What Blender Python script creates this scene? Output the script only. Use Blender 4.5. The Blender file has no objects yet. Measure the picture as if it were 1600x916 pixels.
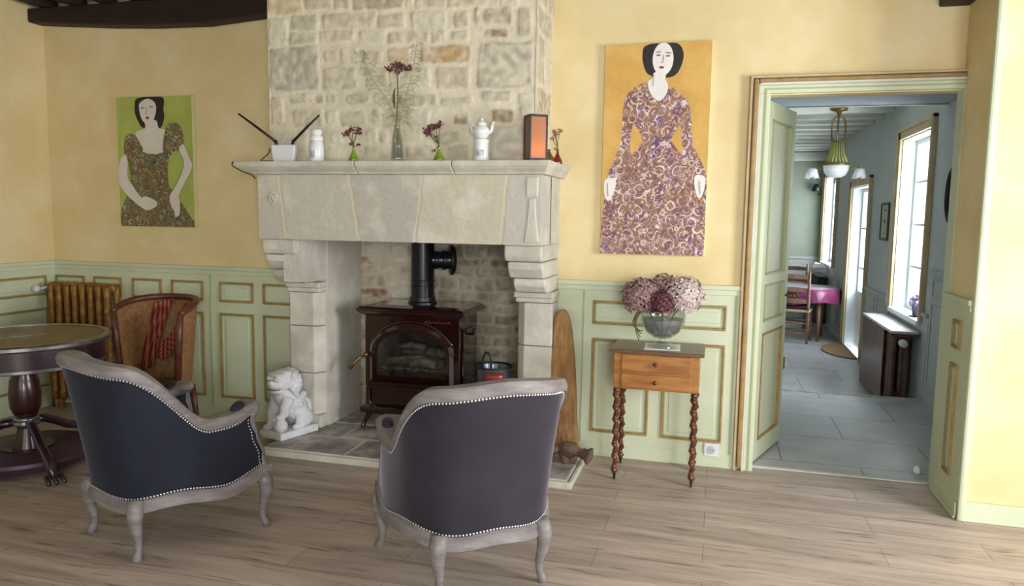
import bpy, bmesh, math, random
from mathutils import Vector, Matrix, noise as mnoise
from math import sin, cos, pi, radians, sqrt

random.seed(7)
SC = bpy.context.scene
COL = SC.collection

# ------------------------------------------------------------------ camera
yaw, pitch, roll = radians(-15.3), radians(6.0), radians(0.86)
fwd = Vector((sin(yaw)*cos(pitch), cos(yaw)*cos(pitch), -sin(pitch)))
rt = Vector((cos(yaw), -sin(yaw), 0)); up = rt.cross(fwd)
r2 = cos(roll)*rt + sin(roll)*up; u2 = -sin(roll)*rt + cos(roll)*up
cam_d = bpy.data.cameras.new('camera'); cam = bpy.data.objects.new('camera', cam_d); COL.objects.link(cam)
M = Matrix.Identity(4)
for i in range(3):
    M[i][0] = r2[i]; M[i][1] = u2[i]; M[i][2] = -fwd[i]
M[0][3], M[1][3], M[2][3] = 0, 0, 1.5
cam.matrix_world = M
cam_d.sensor_width = 36; cam_d.lens = 1160/1600*36; cam_d.clip_start = .05
SC.camera = cam

# ------------------------------------------------------------------ world, window light, exposure
SC.view_settings.view_transform = 'Standard'; SC.view_settings.look = 'None'
SC.view_settings.exposure = 1.08; SC.view_settings.gamma = 1; SC.view_settings.use_curve_mapping = False
w = bpy.data.worlds.new('sky'); SC.world = w; w.use_nodes = True
w.node_tree.nodes['Background'].inputs[0].default_value = (.85, .93, 1, 1)
w.node_tree.nodes['Background'].inputs[1].default_value = 1.6

def area(name, loc, direction, sx, sy, power, col=(1, 1, 1)):
    d = bpy.data.lights.new(name, 'AREA'); d.shape = 'RECTANGLE'; d.size = sx; d.size_y = sy
    d.energy = power; d.color = col
    o = bpy.data.objects.new(name, d); COL.objects.link(o); o.location = loc
    o.rotation_euler = Vector(direction).to_track_quat('-Z', 'Z').to_euler()
    return o
DAY = (1, .985, .98)
area('daylight_side_window', (3.20, 2.35, 1.55), (-1, 0, -.12), 1.5, 1.5, 100, DAY)
area('daylight_rear_window', (1.35, -2.35, 1.5), (0, 1, -.05), 1.6, 1.7, 120, DAY)
area('daylight_rear_window', (-1.9, -2.35, 1.5), (0, 1, -.05), 1.6, 1.7, 9, DAY)
area('daylight_hall_window', (2.12, 7.7, 1.5), (-1, 0, -.1), 1.05, 1.65, 62, (.90, .96, 1))
area('daylight_glazed_door', (2.12, 10.3, .9), (-1, 0, -.1), 1.2, 2.0, 45, (.90, .96, 1))
area('daylight_far_window', (2.12, 12.95, 1.5), (-1, 0, -.1), 1.2, 1.4, 26, (.92, .97, 1))

# ------------------------------------------------------------------ materials
def C(h):
    h = h.lstrip('#'); v = [int(h[i:i+2], 16)/255 for i in (0, 2, 4)]
    return tuple((x/12.92 if x <= .04045 else ((x+.055)/1.055)**2.4) for x in v) + (1,)

def nodes(name):
    m = bpy.data.materials.new(name); m.use_nodes = True
    nt = m.node_tree
    return m, nt, nt.nodes['Principled BSDF']

def mat(name, c1, c2=None, scale=6, rough=.6, metal=0, bump=0, bscale=None, stretch=(1, 1, 1), coat=0, c3=None, sheen=0, spec=None, detail=5, lo=.35, hi=.65):
    m, nt, p = nodes(name)
    p.inputs['Roughness'].default_value = rough; p.inputs['Metallic'].default_value = metal
    p.inputs['Coat Weight'].default_value = coat; p.inputs['Sheen Weight'].default_value = sheen
    if spec is not None: p.inputs['Specular IOR Level'].default_value = spec
    p.inputs['Base Color'].default_value = C(c1)
    tc = nt.nodes.new('ShaderNodeTexCoord'); mp = nt.nodes.new('ShaderNodeMapping')
    mp.inputs['Scale'].default_value = stretch
    nt.links.new(tc.outputs['Object'], mp.inputs['Vector'])
    if c2:
        n = nt.nodes.new('ShaderNodeTexNoise'); n.inputs['Scale'].default_value = scale; n.inputs['Detail'].default_value = detail
        n.inputs['Roughness'].default_value = .6
        r = nt.nodes.new('ShaderNodeValToRGB'); e = r.color_ramp.elements
        e[0].position = lo; e[0].color = C(c1); e[1].position = hi; e[1].color = C(c2)
        if c3:
            x = e.new((lo+hi)/2); x.color = C(c3)
        nt.links.new(mp.outputs[0], n.inputs['Vector']); nt.links.new(n.outputs[0], r.inputs[0])
        nt.links.new(r.outputs[0], p.inputs['Base Color'])
    if bump:
        b = nt.nodes.new('ShaderNodeBump'); b.inputs['Strength'].default_value = bump; b.inputs['Distance'].default_value = .01
        n2 = nt.nodes.new('ShaderNodeTexNoise'); n2.inputs['Scale'].default_value = bscale or scale*4; n2.inputs['Detail'].default_value = 4
        nt.links.new(mp.outputs[0], n2.inputs['Vector']); nt.links.new(n2.outputs[0], b.inputs['Height'])
        nt.links.new(b.outputs[0], p.inputs['Normal'])
    return m

def mat_attr(name, rough=.9, bump=.6, bscale=45, amount=.16):
    m, nt, p = nodes(name); p.inputs['Roughness'].default_value = rough; p.inputs['Specular IOR Level'].default_value = .2
    a = nt.nodes.new('ShaderNodeAttribute'); a.attribute_name = 'Col'
    tc = nt.nodes.new('ShaderNodeTexCoord')
    n = nt.nodes.new('ShaderNodeTexNoise'); n.inputs['Scale'].default_value = 14; n.inputs['Detail'].default_value = 7; n.inputs['Roughness'].default_value = .7
    mr = nt.nodes.new('ShaderNodeMapRange'); mr.inputs['From Min'].default_value = .3; mr.inputs['From Max'].default_value = .7
    mr.inputs['To Min'].default_value = 1-amount; mr.inputs['To Max'].default_value = 1+amount*.6
    mx = nt.nodes.new('ShaderNodeVectorMath'); mx.operation = 'SCALE'
    nt.links.new(tc.outputs['Object'], n.inputs['Vector']); nt.links.new(n.outputs[0], mr.inputs['Value'])
    nt.links.new(a.outputs['Color'], mx.inputs[0]); nt.links.new(mr.outputs[0], mx.inputs['Scale'])
    nt.links.new(mx.outputs[0], p.inputs['Base Color'])
    b = nt.nodes.new('ShaderNodeBump'); b.inputs['Strength'].default_value = bump; b.inputs['Distance'].default_value = .008
    n2 = nt.nodes.new('ShaderNodeTexNoise'); n2.inputs['Scale'].default_value = bscale; n2.inputs['Detail'].default_value = 5
    nt.links.new(tc.outputs['Object'], n2.inputs['Vector']); nt.links.new(n2.outputs[0], b.inputs['Height']); nt.links.new(b.outputs[0], p.inputs['Normal'])
    return m

def mat_planks(name):
    m, nt, p = nodes(name); p.inputs['Roughness'].default_value = .5; p.inputs['Specular IOR Level'].default_value = .35
    L = nt.links.new
    tc = nt.nodes.new('ShaderNodeTexCoord')
    br = nt.nodes.new('ShaderNodeTexBrick'); br.inputs['Scale'].default_value = 1
    br.inputs['Brick Width'].default_value = 1.25; br.inputs['Row Height'].default_value = .19; br.inputs['Mortar Size'].default_value = .0018
    br.inputs['Color1'].default_value = C('#b5a79b'); br.inputs['Color2'].default_value = C('#aa9c90'); br.inputs['Mortar'].default_value = C('#85796e')
    br.offset = .37
    L(tc.outputs['Object'], br.inputs['Vector'])
    mp = nt.nodes.new('ShaderNodeMapping'); mp.inputs['Scale'].default_value = (.9, 9, 1); L(tc.outputs['Object'], mp.inputs['Vector'])
    n = nt.nodes.new('ShaderNodeTexNoise'); n.inputs['Scale'].default_value = 1.6; n.inputs['Detail'].default_value = 8; n.inputs['Roughness'].default_value = .62; n.inputs['Distortion'].default_value = .5
    L(mp.outputs[0], n.inputs['Vector'])
    r = nt.nodes.new('ShaderNodeValToRGB'); e = r.color_ramp.elements
    e[0].position = .33; e[0].color = C('#a69b94'); e[1].position = .68; e[1].color = C('#e4dbd5')
    L(n.outputs[0], r.inputs[0])
    mx = nt.nodes.new('ShaderNodeMix'); mx.data_type = 'RGBA'; mx.blend_type = 'MULTIPLY'; mx.inputs[0].default_value = .85
    L(br.outputs['Color'], mx.inputs[6]); L(r.outputs[0], mx.inputs[7])
    # dark knots / streaks
    mp2 = nt.nodes.new('ShaderNodeMapping'); mp2.inputs['Scale'].default_value = (1.5, 14, 1); L(tc.outputs['Object'], mp2.inputs['Vector'])
    n3 = nt.nodes.new('ShaderNodeTexNoise'); n3.inputs['Scale'].default_value = 2.3; n3.inputs['Detail'].default_value = 3; L(mp2.outputs[0], n3.inputs['Vector'])
    r3 = nt.nodes.new('ShaderNodeValToRGB'); r3.color_ramp.elements[0].position = .27; r3.color_ramp.elements[0].color = C('#8b7b6c')
    r3.color_ramp.elements[1].position = .40; r3.color_ramp.elements[1].color = (1, 1, 1, 1); L(n3.outputs[0], r3.inputs[0])
    mx2 = nt.nodes.new('ShaderNodeMix'); mx2.data_type = 'RGBA'; mx2.blend_type = 'MULTIPLY'; mx2.inputs[0].default_value = .8
    L(mx.outputs[2], mx2.inputs[6]); L(r3.outputs[0], mx2.inputs[7])
    hs = nt.nodes.new('ShaderNodeHueSaturation'); hs.inputs['Value'].default_value = 1.62; hs.inputs['Saturation'].default_value = .8
    L(mx2.outputs[2], hs.inputs['Color']); L(hs.outputs[0], p.inputs['Base Color'])
    b = nt.nodes.new('ShaderNodeBump'); b.inputs['Strength'].default_value = .25; b.inputs['Distance'].default_value = .004
    L(n.outputs[0], b.inputs['Height']); L(b.outputs[0], p.inputs['Normal'])
    return m

def mat_tiles(name, c1, c2, mortar, bw=.9, rh=.6, ms=.006):
    m, nt, p = nodes(name); p.inputs['Roughness'].default_value = .38
    L = nt.links.new
    tc = nt.nodes.new('ShaderNodeTexCoord')
    br = nt.nodes.new('ShaderNodeTexBrick'); br.inputs['Scale'].default_value = 1
    br.inputs['Brick Width'].default_value = bw; br.inputs['Row Height'].default_value = rh; br.inputs['Mortar Size'].default_value = ms
    br.inputs['Color1'].default_value = C(c1); br.inputs['Color2'].default_value = C(c2); br.inputs['Mortar'].default_value = C(mortar)
    L(tc.outputs['Object'], br.inputs['Vector'])
    n = nt.nodes.new('ShaderNodeTexNoise'); n.inputs['Scale'].default_value = 4; n.inputs['Detail'].default_value = 6; L(tc.outputs['Object'], n.inputs['Vector'])
    mx = nt.nodes.new('ShaderNodeMix'); mx.data_type = 'RGBA'; mx.blend_type = 'OVERLAY'; mx.inputs[0].default_value = .35
    L(br.outputs['Color'], mx.inputs[6]); L(n.outputs[0], mx.inputs[7]); L(mx.outputs[2], p.inputs['Base Color'])
    return m

def mat_glass(name, tint=(1, 1, 1, 1), alpha=.25, rough=.05):
    m, nt, p = nodes(name); nt.nodes.remove(p)
    out = nt.nodes['Material Output']
    t = nt.nodes.new('ShaderNodeBsdfTransparent'); t.inputs[0].default_value = tint
    g = nt.nodes.new('ShaderNodeBsdfGlossy'); g.inputs['Roughness'].default_value = rough
    lw = nt.nodes.new('ShaderNodeLayerWeight'); lw.inputs[0].default_value = .5
    pw = nt.nodes.new('ShaderNodeMath'); pw.operation = 'POWER'; pw.inputs[1].default_value = 3
    ml = nt.nodes.new('ShaderNodeMath'); ml.operation = 'MULTIPLY_ADD'; ml.inputs[1].default_value = alpha; ml.inputs[2].default_value = .06
    mx = nt.nodes.new('ShaderNodeMixShader')
    nt.links.new(lw.outputs['Facing'], pw.inputs[0]); nt.links.new(pw.outputs[0], ml.inputs[0])
    nt.links.new(ml.outputs[0], mx.inputs[0]); nt.links.new(t.outputs[0], mx.inputs[1]); nt.links.new(g.outputs[0], mx.inputs[2])
    nt.links.new(mx.outputs[0], out.inputs[0])
    return m

def mat_pattern(name, cols, scale=26, rough=.6, rings=None, rs=30):
    """painted flower pattern: patches of base colours with thin swirling rosette strokes over them"""
    m, nt, p = nodes(name); p.inputs['Roughness'].default_value = rough
    L = nt.links.new; N = nt.nodes.new
    tc = N('ShaderNodeTexCoord')
    n = N('ShaderNodeTexNoise'); n.inputs['Scale'].default_value = scale*.45; n.inputs['Detail'].default_value = 3
    L(tc.outputs['Object'], n.inputs['Vector'])
    mixv = N('ShaderNodeMix'); mixv.data_type = 'VECTOR'; mixv.inputs[0].default_value = .05
    L(tc.outputs['Object'], mixv.inputs[4]); L(n.outputs['Color'], mixv.inputs[5])
    def ramp(cs, src):
        r = N('ShaderNodeValToRGB'); e = r.color_ramp.elements
        while len(e) > 1: e.remove(e[-1])
        for i, c in enumerate(cs):
            if i == 0: e[0].position = 0; e[0].color = C(c)
            else: e.new(i/(len(cs)-1)).color = C(c)
        L(src, r.inputs[0]); return r
    n2 = N('ShaderNodeTexNoise'); n2.inputs['Scale'].default_value = scale*.8; n2.inputs['Detail'].default_value = 5; n2.inputs['Roughness'].default_value = .7; L(mixv.outputs[1], n2.inputs['Vector'])
    mr = N('ShaderNodeMapRange'); mr.inputs[1].default_value = .28; mr.inputs[2].default_value = .72; L(n2.outputs[0], mr.inputs[0])
    base = ramp(cols, mr.outputs[0]).outputs[0]
    if rings:
        for q in range(2):
            sc = rs*(1 if q == 0 else 1.7)
            mp = N('ShaderNodeMapping'); mp.inputs['Location'].default_value = (q*3.3, q, q*1.7); L(mixv.outputs[1], mp.inputs['Vector'])
            v = N('ShaderNodeTexVoronoi'); v.inputs['Scale'].default_value = sc; L(mp.outputs[0], v.inputs['Vector'])
            w_ = N('ShaderNodeMath'); w_.operation = 'MULTIPLY'; w_.inputs[1].default_value = 17; L(v.outputs['Distance'], w_.inputs[0])
            s_ = N('ShaderNodeMath'); s_.operation = 'SINE'; L(w_.outputs[0], s_.inputs[0])
            n5 = N('ShaderNodeTexNoise'); n5.inputs['Scale'].default_value = sc*1.3; L(mp.outputs[0], n5.inputs['Vector'])
            ml = N('ShaderNodeMath'); ml.operation = 'MULTIPLY_ADD'; ml.inputs[1].default_value = 3.2; ml.inputs[2].default_value = -1.75; L(n5.outputs[0], ml.inputs[0])
            ad = N('ShaderNodeMath'); ad.operation = 'ADD'; L(s_.outputs[0], ad.inputs[0]); L(ml.outputs[0], ad.inputs[1])
            mm = N('ShaderNodeMapRange'); mm.inputs[1].default_value = .35; mm.inputs[2].default_value = 1.1; mm.inputs[4].default_value = .95; L(ad.outputs[0], mm.inputs[0])
            sp = N('ShaderNodeSeparateColor'); L(v.outputs['Color'], sp.inputs[0])
            rc = ramp(rings, sp.outputs[0])
            mx = N('ShaderNodeMix'); mx.data_type = 'RGBA'; L(mm.outputs[0], mx.inputs[0]); L(base, mx.inputs[6]); L(rc.outputs[0], mx.inputs[7]); base = mx.outputs[2]
    L(base, p.inputs['Base Color'])
    return m

MT = {}
MT['plaster'] = mat('yellow_plaster', '#dcc795', '#e8d8b0', 2.2, .85, bump=.15, bscale=14, c3='#e2cf9f')
MT['green'] = mat('pale_green_paint', '#c6cdb0', '#ced5ba', 3, .55, bump=.04)
MT['green_d'] = mat('deeper_green_paint', '#a9b28a', None, 3, .6)  # deeper green for beads, panel joints and door mouldings
MT['gold'] = mat('ochre_gilt_moulding', '#937440', '#ab8b56', 14, .5)
MT['floor'] = mat_planks('grey_oak_planks')
MT['tiles'] = mat_tiles('grey_stone_tiles', '#b0b0b2', '#a5a6a9', '#78797c')
MT['ceil'] = mat('cream_ceiling_plaster', '#d8d2bd', '#c9c2aa', 4, .9)
MT['beam'] = mat('dark_stained_oak', '#1c100d', '#2a1813', 5, .65, bump=.4, bscale=20, stretch=(1, 6, 6))
MT['stone'] = mat('pale_limestone', '#bcb6aa', '#d6d1c6', 5, .9, bump=.5, bscale=30, spec=.2, c3='#c9c4b9', detail=8)
MT['mortar'] = mat('cream_lime_mortar', '#d3cab2', '#c4bba3', 8, .95, bump=.3)
MT['hearth'] = mat('worn_hearth_stone', '#7a7472', '#c2bcb8', 6, .7, bump=.6, bscale=22, c3='#9c9592', detail=9)
MT['rubble'] = mat_attr('rubble_stone')
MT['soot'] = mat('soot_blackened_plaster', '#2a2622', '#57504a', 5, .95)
MT['enamel'] = mat('oxblood_enamel', '#1f0b0a', '#2b100e', 4, .12, coat=.8)
MT['castiron'] = mat('black_cast_iron', '#0e0f12', '#16181c', 10, .4, bump=.1)
MT['pipe'] = mat('black_stovepipe_steel', '#15171c', '#1d2027', 4, .3, metal=.3)
MT['brass'] = mat('aged_brass', '#6e5c34', '#8f7a4a', 12, .4, metal=.8)
MT['ash'] = mat('grey_ash', '#8a857e', '#c4beb4', 18, .95)
MT['log'] = mat('charred_log', '#6a625a', '#b0a89e', 20, .9, bump=.5)
MT['woodgrey'] = mat('grey_limed_wood', '#6e6869', '#8d8686', 8, .45, bump=.2, bscale=40, stretch=(1, 1, 4), c3='#7d7677')
MT['velvet'] = mat('navy_velvet', '#0f1425', '#171d30', 5, .8, sheen=.22, detail=3)
MT['velvet2'] = mat('aubergine_grey_velvet', '#1e1b27', '#2c2735', 4, .75, sheen=.55, detail=3)
for k in ('velvet', 'velvet2'):
    p = MT[k].node_tree.nodes['Principled BSDF']; p.inputs['Sheen Roughness'].default_value = .35
    p.inputs['Sheen Tint'].default_value = (.55, .55, .75, 1) if k == 'velvet' else (.8, .72, .85, 1)
MT['nail'] = mat('silver_nailheads', '#c9c9cc', None, 3, .3, metal=.6)
MT['walnut'] = mat('honey_walnut', '#8a5526', '#b07a3c', 4, .35, bump=.05, stretch=(1, 6, 6), c3='#9c6730', coat=.2)
MT['walnut_d'] = mat('dark_walnut_top', '#5a4030', '#7a5a44', 4, .35, stretch=(1, 5, 5), coat=.2)
MT['turned'] = mat('reddish_turned_wood', '#4c2414', '#6a3820', 8, .35, coat=.2)
MT['mahog'] = mat('dark_mahogany', '#260e10', '#3a1416', 5, .3, coat=.25)
MT['plum'] = mat('plum_lacquer', '#241822', '#36222f', 5, .3, coat=.4)
MT['tabletop'] = mat('bronze_inlaid_top', '#695836', '#7e6b46', 5, .5, c3='#73623e')
MT['inlay'] = mat('dark_inlay', '#3c3226', None, 5, .3, coat=.4)
MT['pewter'] = mat('pewter_edge', '#7d7a7c', '#a6a4a6', 12, .28, metal=.85)
MT['radgold'] = mat('worn_gold_radiator_paint', '#7a5222', '#a8843c', 22, .45, metal=.35, c3='#8a5f2a', bump=.3)
MT['cane'] = mat('honey_cane', '#7c5632', '#9a7046', 40, .6, bump=.3, bscale=160)
MT['chairwood'] = mat('red_brown_chair_wood', '#46241a', '#643626', 6, .4, stretch=(1, 1, 3))
MT['scarf'] = mat('red_striped_cloth', '#7a2a24', '#9a4a3c', 3, .85, stretch=(1, 1, 1))
MT['white'] = mat('white_porcelain', '#dfe2e4', '#e9ebec', 6, .2, coat=.3)
MT['whitepl'] = mat('white_plastic', '#dcdce2', None, 6, .4)
MT['black'] = mat('black_plastic', '#151518', None, 6, .5)
MT['blueprint'] = mat('pale_blue_transfer_print', '#8d9cb4', '#c9d0d8', 60, .3)
MT['statue'] = mat('white_stone_composite', '#c9c9cd', '#dddde0', 14, .85, bump=.6, bscale=40)
MT['greenglass'] = mat('olive_green_glass', '#7f9a22', '#5d7a14', 5, .1, coat=.5)
MT['redglass'] = mat('ruby_red_glass', '#7a2a24', None, 5, .12, coat=.5)
MT['goldglass'] = mat('gilt_bottle', '#6e5228', '#9a7a3c', 12, .3, metal=.5)
MT['glass'] = mat_glass('clear_glass', (.92, .94, .94, 1), .7)
MT['stoveglass'] = mat_glass('smoked_stove_glass', (.8, .8, .8, 1), .4, .08)
MT['pane'] = mat_glass('window_glass', (.97, .99, 1, 1), .1)
MT['flower'] = mat('burgundy_petals', '#4c2028', '#7a4048', 30, .7)
MT['flower2'] = mat('dusty_pink_petals', '#8a4a54', '#b07880', 30, .7)
MT['stem'] = mat('dark_green_stem', '#4a4a2c', '#6e6a40', 20, .7)
MT['grass'] = mat('dried_olive_sprigs', '#8a825c', '#a59c78', 20, .8)
MT['amber'] = mat('amber_glass', '#c4885c', '#d8a078', 5, .3)
MT['bark'] = mat('orange_brown_bark', '#7c5a36', '#a88050', 9, .85, bump=.9, bscale=26, stretch=(2, 2, .6))
MT['dlog'] = mat('dark_brown_log', '#4a382c', '#705a48', 12, .8, bump=.6, stretch=(.6, 2, 2))
MT['bucket'] = mat('steel_bucket', '#5a6270', '#8a93a0', 8, .3, metal=.8)
MT['redpaint'] = mat('red_enamel', '#8a2a28', None, 8, .3)
MT['hyd_p'] = mat_pattern('mauve_hydrangea_petals', ['#6a4050', '#a06c80', '#7a6a58', '#c096a4', '#6a5a48'], 60)
MT['hyd_r'] = mat_pattern('burgundy_hydrangea_petals', ['#3a1822', '#642c3a', '#58242f', '#8a5060', '#4a2830'], 60)
MT['hyd_w'] = mat_pattern('cream_hydrangea_petals', ['#948478', '#d8cec4', '#b89aa0', '#e4dcd0', '#7c6c60'], 60)
MT['hallwall'] = mat('grey_blue_paint', '#b4b8b4', '#bcc0bc', 2, .75)
MT['farwall'] = mat('grey_green_paint', '#8b9484', '#949c8c', 2, .8)
MT['hallceil'] = mat('blue_grey_ceiling', '#a3aaae', None, 2, .9)
MT['whitewood'] = mat('white_painted_wood', '#d5d6cd', '#cbccc2', 4, .7)
MT['greywood'] = mat('grey_painted_panelling', '#a8aba6', '#b0b3ae', 3, .6)
MT['tan'] = mat('tan_painted_casing', '#bba67e', '#c8b592', 6, .6)
MT['reveal'] = mat('pale_reveal_paint', '#d6dde0', None, 2, .7)
MT['raddark'] = mat('bronze_brown_radiator', '#4a2e20', '#6a4836', 8, .35, coat=.2)
MT['marble'] = mat('grey_veined_marble', '#b8b0ae', '#d8d2d0', 12, .3)
MT['purple'] = mat('magenta_satin_cloth', '#5c1540', '#7a2256', 4, .28, sheen=.4)
MT['strawwood'] = mat('light_brown_chair_wood', '#7a5a48', '#96745e', 8, .5)
MT['straw'] = mat('straw_seat', '#c4b896', '#a89c78', 40, .8)
MT['cushion'] = mat('dark_red_cushion', '#3c1418', '#4a1c20', 8, .8)
MT['coir'] = mat('coir_brown_mat', '#7a6244', '#8e7452', 60, .95)
MT['frosted'] = mat('frosted_white_glass', '#f2f2f4', None, 4, .4)
MT['beads'] = mat('yellow_green_bead_strings', '#8c8a3c', '#b4b060', 60, .3, metal=.3)
MT['mauvepot'] = mat('mauve_pot', '#5a4a6a', '#7a6a8a', 10, .4)
MT['cv_orange'] = mat('ochre_canvas_paint', '#c99a4c', '#dcb468', 5, .7, c3='#d2a658')
MT['cv_green'] = mat('lime_canvas_paint', '#9fae50', '#b3bd66', 6, .7)
MT['cv_edge'] = mat('bare_canvas_edge', '#e2dfb4', None, 5, .8)
MT['cv_skin'] = mat('white_skin_paint', '#e4dfdc', '#ece8e6', 8, .6)
MT['cv_skin2'] = mat('pale_skin_paint', '#d8cfc8', '#e0d8d2', 8, .6)
MT['cv_hair'] = mat('black_hair_paint', '#1c1416', '#2c2224', 60, .6)
MT['cv_line'] = mat('grey_outline_paint', '#7a6a66', None, 5, .6)
MT['cv_lip'] = mat('red_lip_paint', '#8a2a30', None, 5, .6)
MT['cv_dress'] = mat_pattern('purple_swirl_dress_paint', ['#5a4470', '#6e4a6c', '#7c5450', '#96705a', '#7a5478', '#6a5690'], 14, rings=['#efe6e2', '#d8b8b8', '#c8a060', '#e8dcdc', '#b888a0', '#f0e8e0'], rs=17)
MT['cv_dress2'] = mat_pattern('green_brown_floral_paint', ['#2c4a3c', '#3c5c4a', '#7a5434', '#54683c', '#30493c'], 18, rings=['#c8ccb4', '#8a5a38', '#7c9a80', '#a8784c', '#b8c4b0', '#5c7c68'], rs=22)

def translucent(key, col, f=.5):
    nt = MT[key].node_tree; p = nt.nodes['Principled BSDF']; o_ = nt.nodes['Material Output']
    t = nt.nodes.new('ShaderNodeBsdfTranslucent'); t.inputs[0].default_value = C(col)
    m = nt.nodes.new('ShaderNodeMixShader'); m.inputs[0].default_value = f
    nt.links.new(p.outputs[0], m.inputs[1]); nt.links.new(t.outputs[0], m.inputs[2]); nt.links.new(m.outputs[0], o_.inputs[0])
translucent('frosted', '#ffffff', .55); translucent('amber', '#ffc880', .4)

# ------------------------------------------------------------------ mesh helpers
def box(cx, cy, cz, sx, sy, sz, rz=0, mi=0, taper=1):
    v = []
    for z in (-.5, .5):
        for x, y in ((-.5, -.5), (.5, -.5), (.5, .5), (-.5, .5)):
            k = taper if z > 0 else 1
            X, Y = x*sx*k, y*sy*k
            v.append((cx+X*cos(rz)-Y*sin(rz), cy+X*sin(rz)+Y*cos(rz), cz+z*sz))
    return v, [(3, 2, 1, 0), (4, 5, 6, 7), (0, 1, 5, 4), (1, 2, 6, 5), (2, 3, 7, 6), (3, 0, 4, 7)], mi

def bb(x0, x1, y0, y1, z0, z1, mi=0):
    return box((x0+x1)/2, (y0+y1)/2, (z0+z1)/2, abs(x1-x0), abs(y1-y0), abs(z1-z0), mi=mi)

def frame_at(T, ref=None):
    T = Vector(T).normalized(); a = Vector(ref) if ref else (Vector((0, 0, 1)) if abs(T.z) < .9 else Vector((1, 0, 0)))
    S = T.cross(a).normalized(); U = S.cross(T).normalized()
    return S, U

def tube(pts, r, n=10, mi=0, cap=True, closed=False):
    pts = [Vector(p) for p in pts]; N = len(pts); v = []; f = []
    rs = r if isinstance(r, (list, tuple)) else [r]*N
    S = None
    for i, p in enumerate(pts):
        if closed: T = pts[(i+1) % N]-pts[i-1]
        else: T = pts[min(i+1, N-1)]-pts[max(i-1, 0)]
        T.normalize()
        if S is None: S, U = frame_at(T)
        else:
            S = (S - T*S.dot(T)).normalized(); U = T.cross(S)
            U = -U if False else U
        U = T.cross(S)
        for k in range(n):
            a = 2*pi*k/n; v.append(tuple(p + (S*cos(a)+U*sin(a))*rs[i]))
    M_ = N if closed else N-1
    for i in range(M_):
        for k in range(n):
            a = i*n+k; b = i*n+(k+1) % n; c = ((i+1) % N)*n+(k+1) % n; d = ((i+1) % N)*n+k
            f.append((a, b, c, d))
    if cap and not closed:
        f.append(tuple(reversed(range(n)))); f.append(tuple((N-1)*n+k for k in range(n)))
    return v, f, mi

def lathe(prof, c=(0, 0, 0), n=24, mi=0, ring=False):
    if ring: prof = list(prof)+[prof[0]]
    v = []; f = []; R_ = []
    for r, z in prof:
        if r < 1e-4: R_.append([len(v)]*n); v.append((c[0], c[1], c[2]+z))
        else:
            R_.append(list(range(len(v), len(v)+n)))
            for k in range(n):
                a = 2*pi*k/n; v.append((c[0]+r*cos(a), c[1]+r*sin(a), c[2]+z))
    for A, B in zip(R_, R_[1:]):
        for k in range(n):
            q = []
            for t in (A[k], A[(k+1) % n], B[(k+1) % n], B[k]):
                if t not in q: q.append(t)
            if len(q) > 2: f.append(tuple(q))
    if ring: return v, f, mi
    if prof[0][0] > 1e-4: f.append(tuple(reversed(R_[0])))
    if prof[-1][0] > 1e-4: f.append(tuple(R_[-1]))
    return v, f, mi

def ell(c, r, n=14, m=9, mi=0, rot=None):
    v = []; f = []
    R_ = rot or Matrix.Identity(3)
    for i in range(m+1):
        t = pi*i/m
        for k in range(n):
            a = 2*pi*k/n; p = R_ @ Vector((r[0]*sin(t)*cos(a), r[1]*sin(t)*sin(a), -r[2]*cos(t)))
            v.append((c[0]+p.x, c[1]+p.y, c[2]+p.z))
    for i in range(m):
        for k in range(n):
            a = i*n+k; b = i*n+(k+1) % n; f.append((a, b, b+n, a+n))
    return v, f, mi

def prism(poly, f3, a, b, mi=0):
    """poly: list of 2D; f3(u,v,w)->3D; extruded between w=a and w=b"""
    n = len(poly); v = [f3(u, q, a) for u, q in poly]+[f3(u, q, b) for u, q in poly]
    f = [tuple(range(n)), tuple(reversed(range(n, 2*n)))]+[(i, i+n, (i+1) % n+n, (i+1) % n) for i in range(n)]
    return v, f, mi

def grid(fn, nu, nv, mi=0, flip=False):
    v = [tuple(fn(i/nu, j/nv)) for i in range(nu+1) for j in range(nv+1)]; f = []
    for i in range(nu):
        for j in range(nv):
            a = i*(nv+1)+j; q = (a, a+nv+1, a+nv+2, a+1)
            f.append(tuple(reversed(q)) if flip else q)
    return v, f, mi

def loft(rings, mi=0, cap=True):
    n = len(rings[0]); v = [tuple(p) for r in rings for p in r]; f = []
    for i in range(len(rings)-1):
        for k in range(n):
            f.append((i*n+k, i*n+(k+1) % n, (i+1)*n+(k+1) % n, (i+1)*n+k))
    if cap: f.append(tuple(reversed(range(n)))); f.append(tuple((len(rings)-1)*n+k for k in range(n)))
    return v, f, mi

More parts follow.
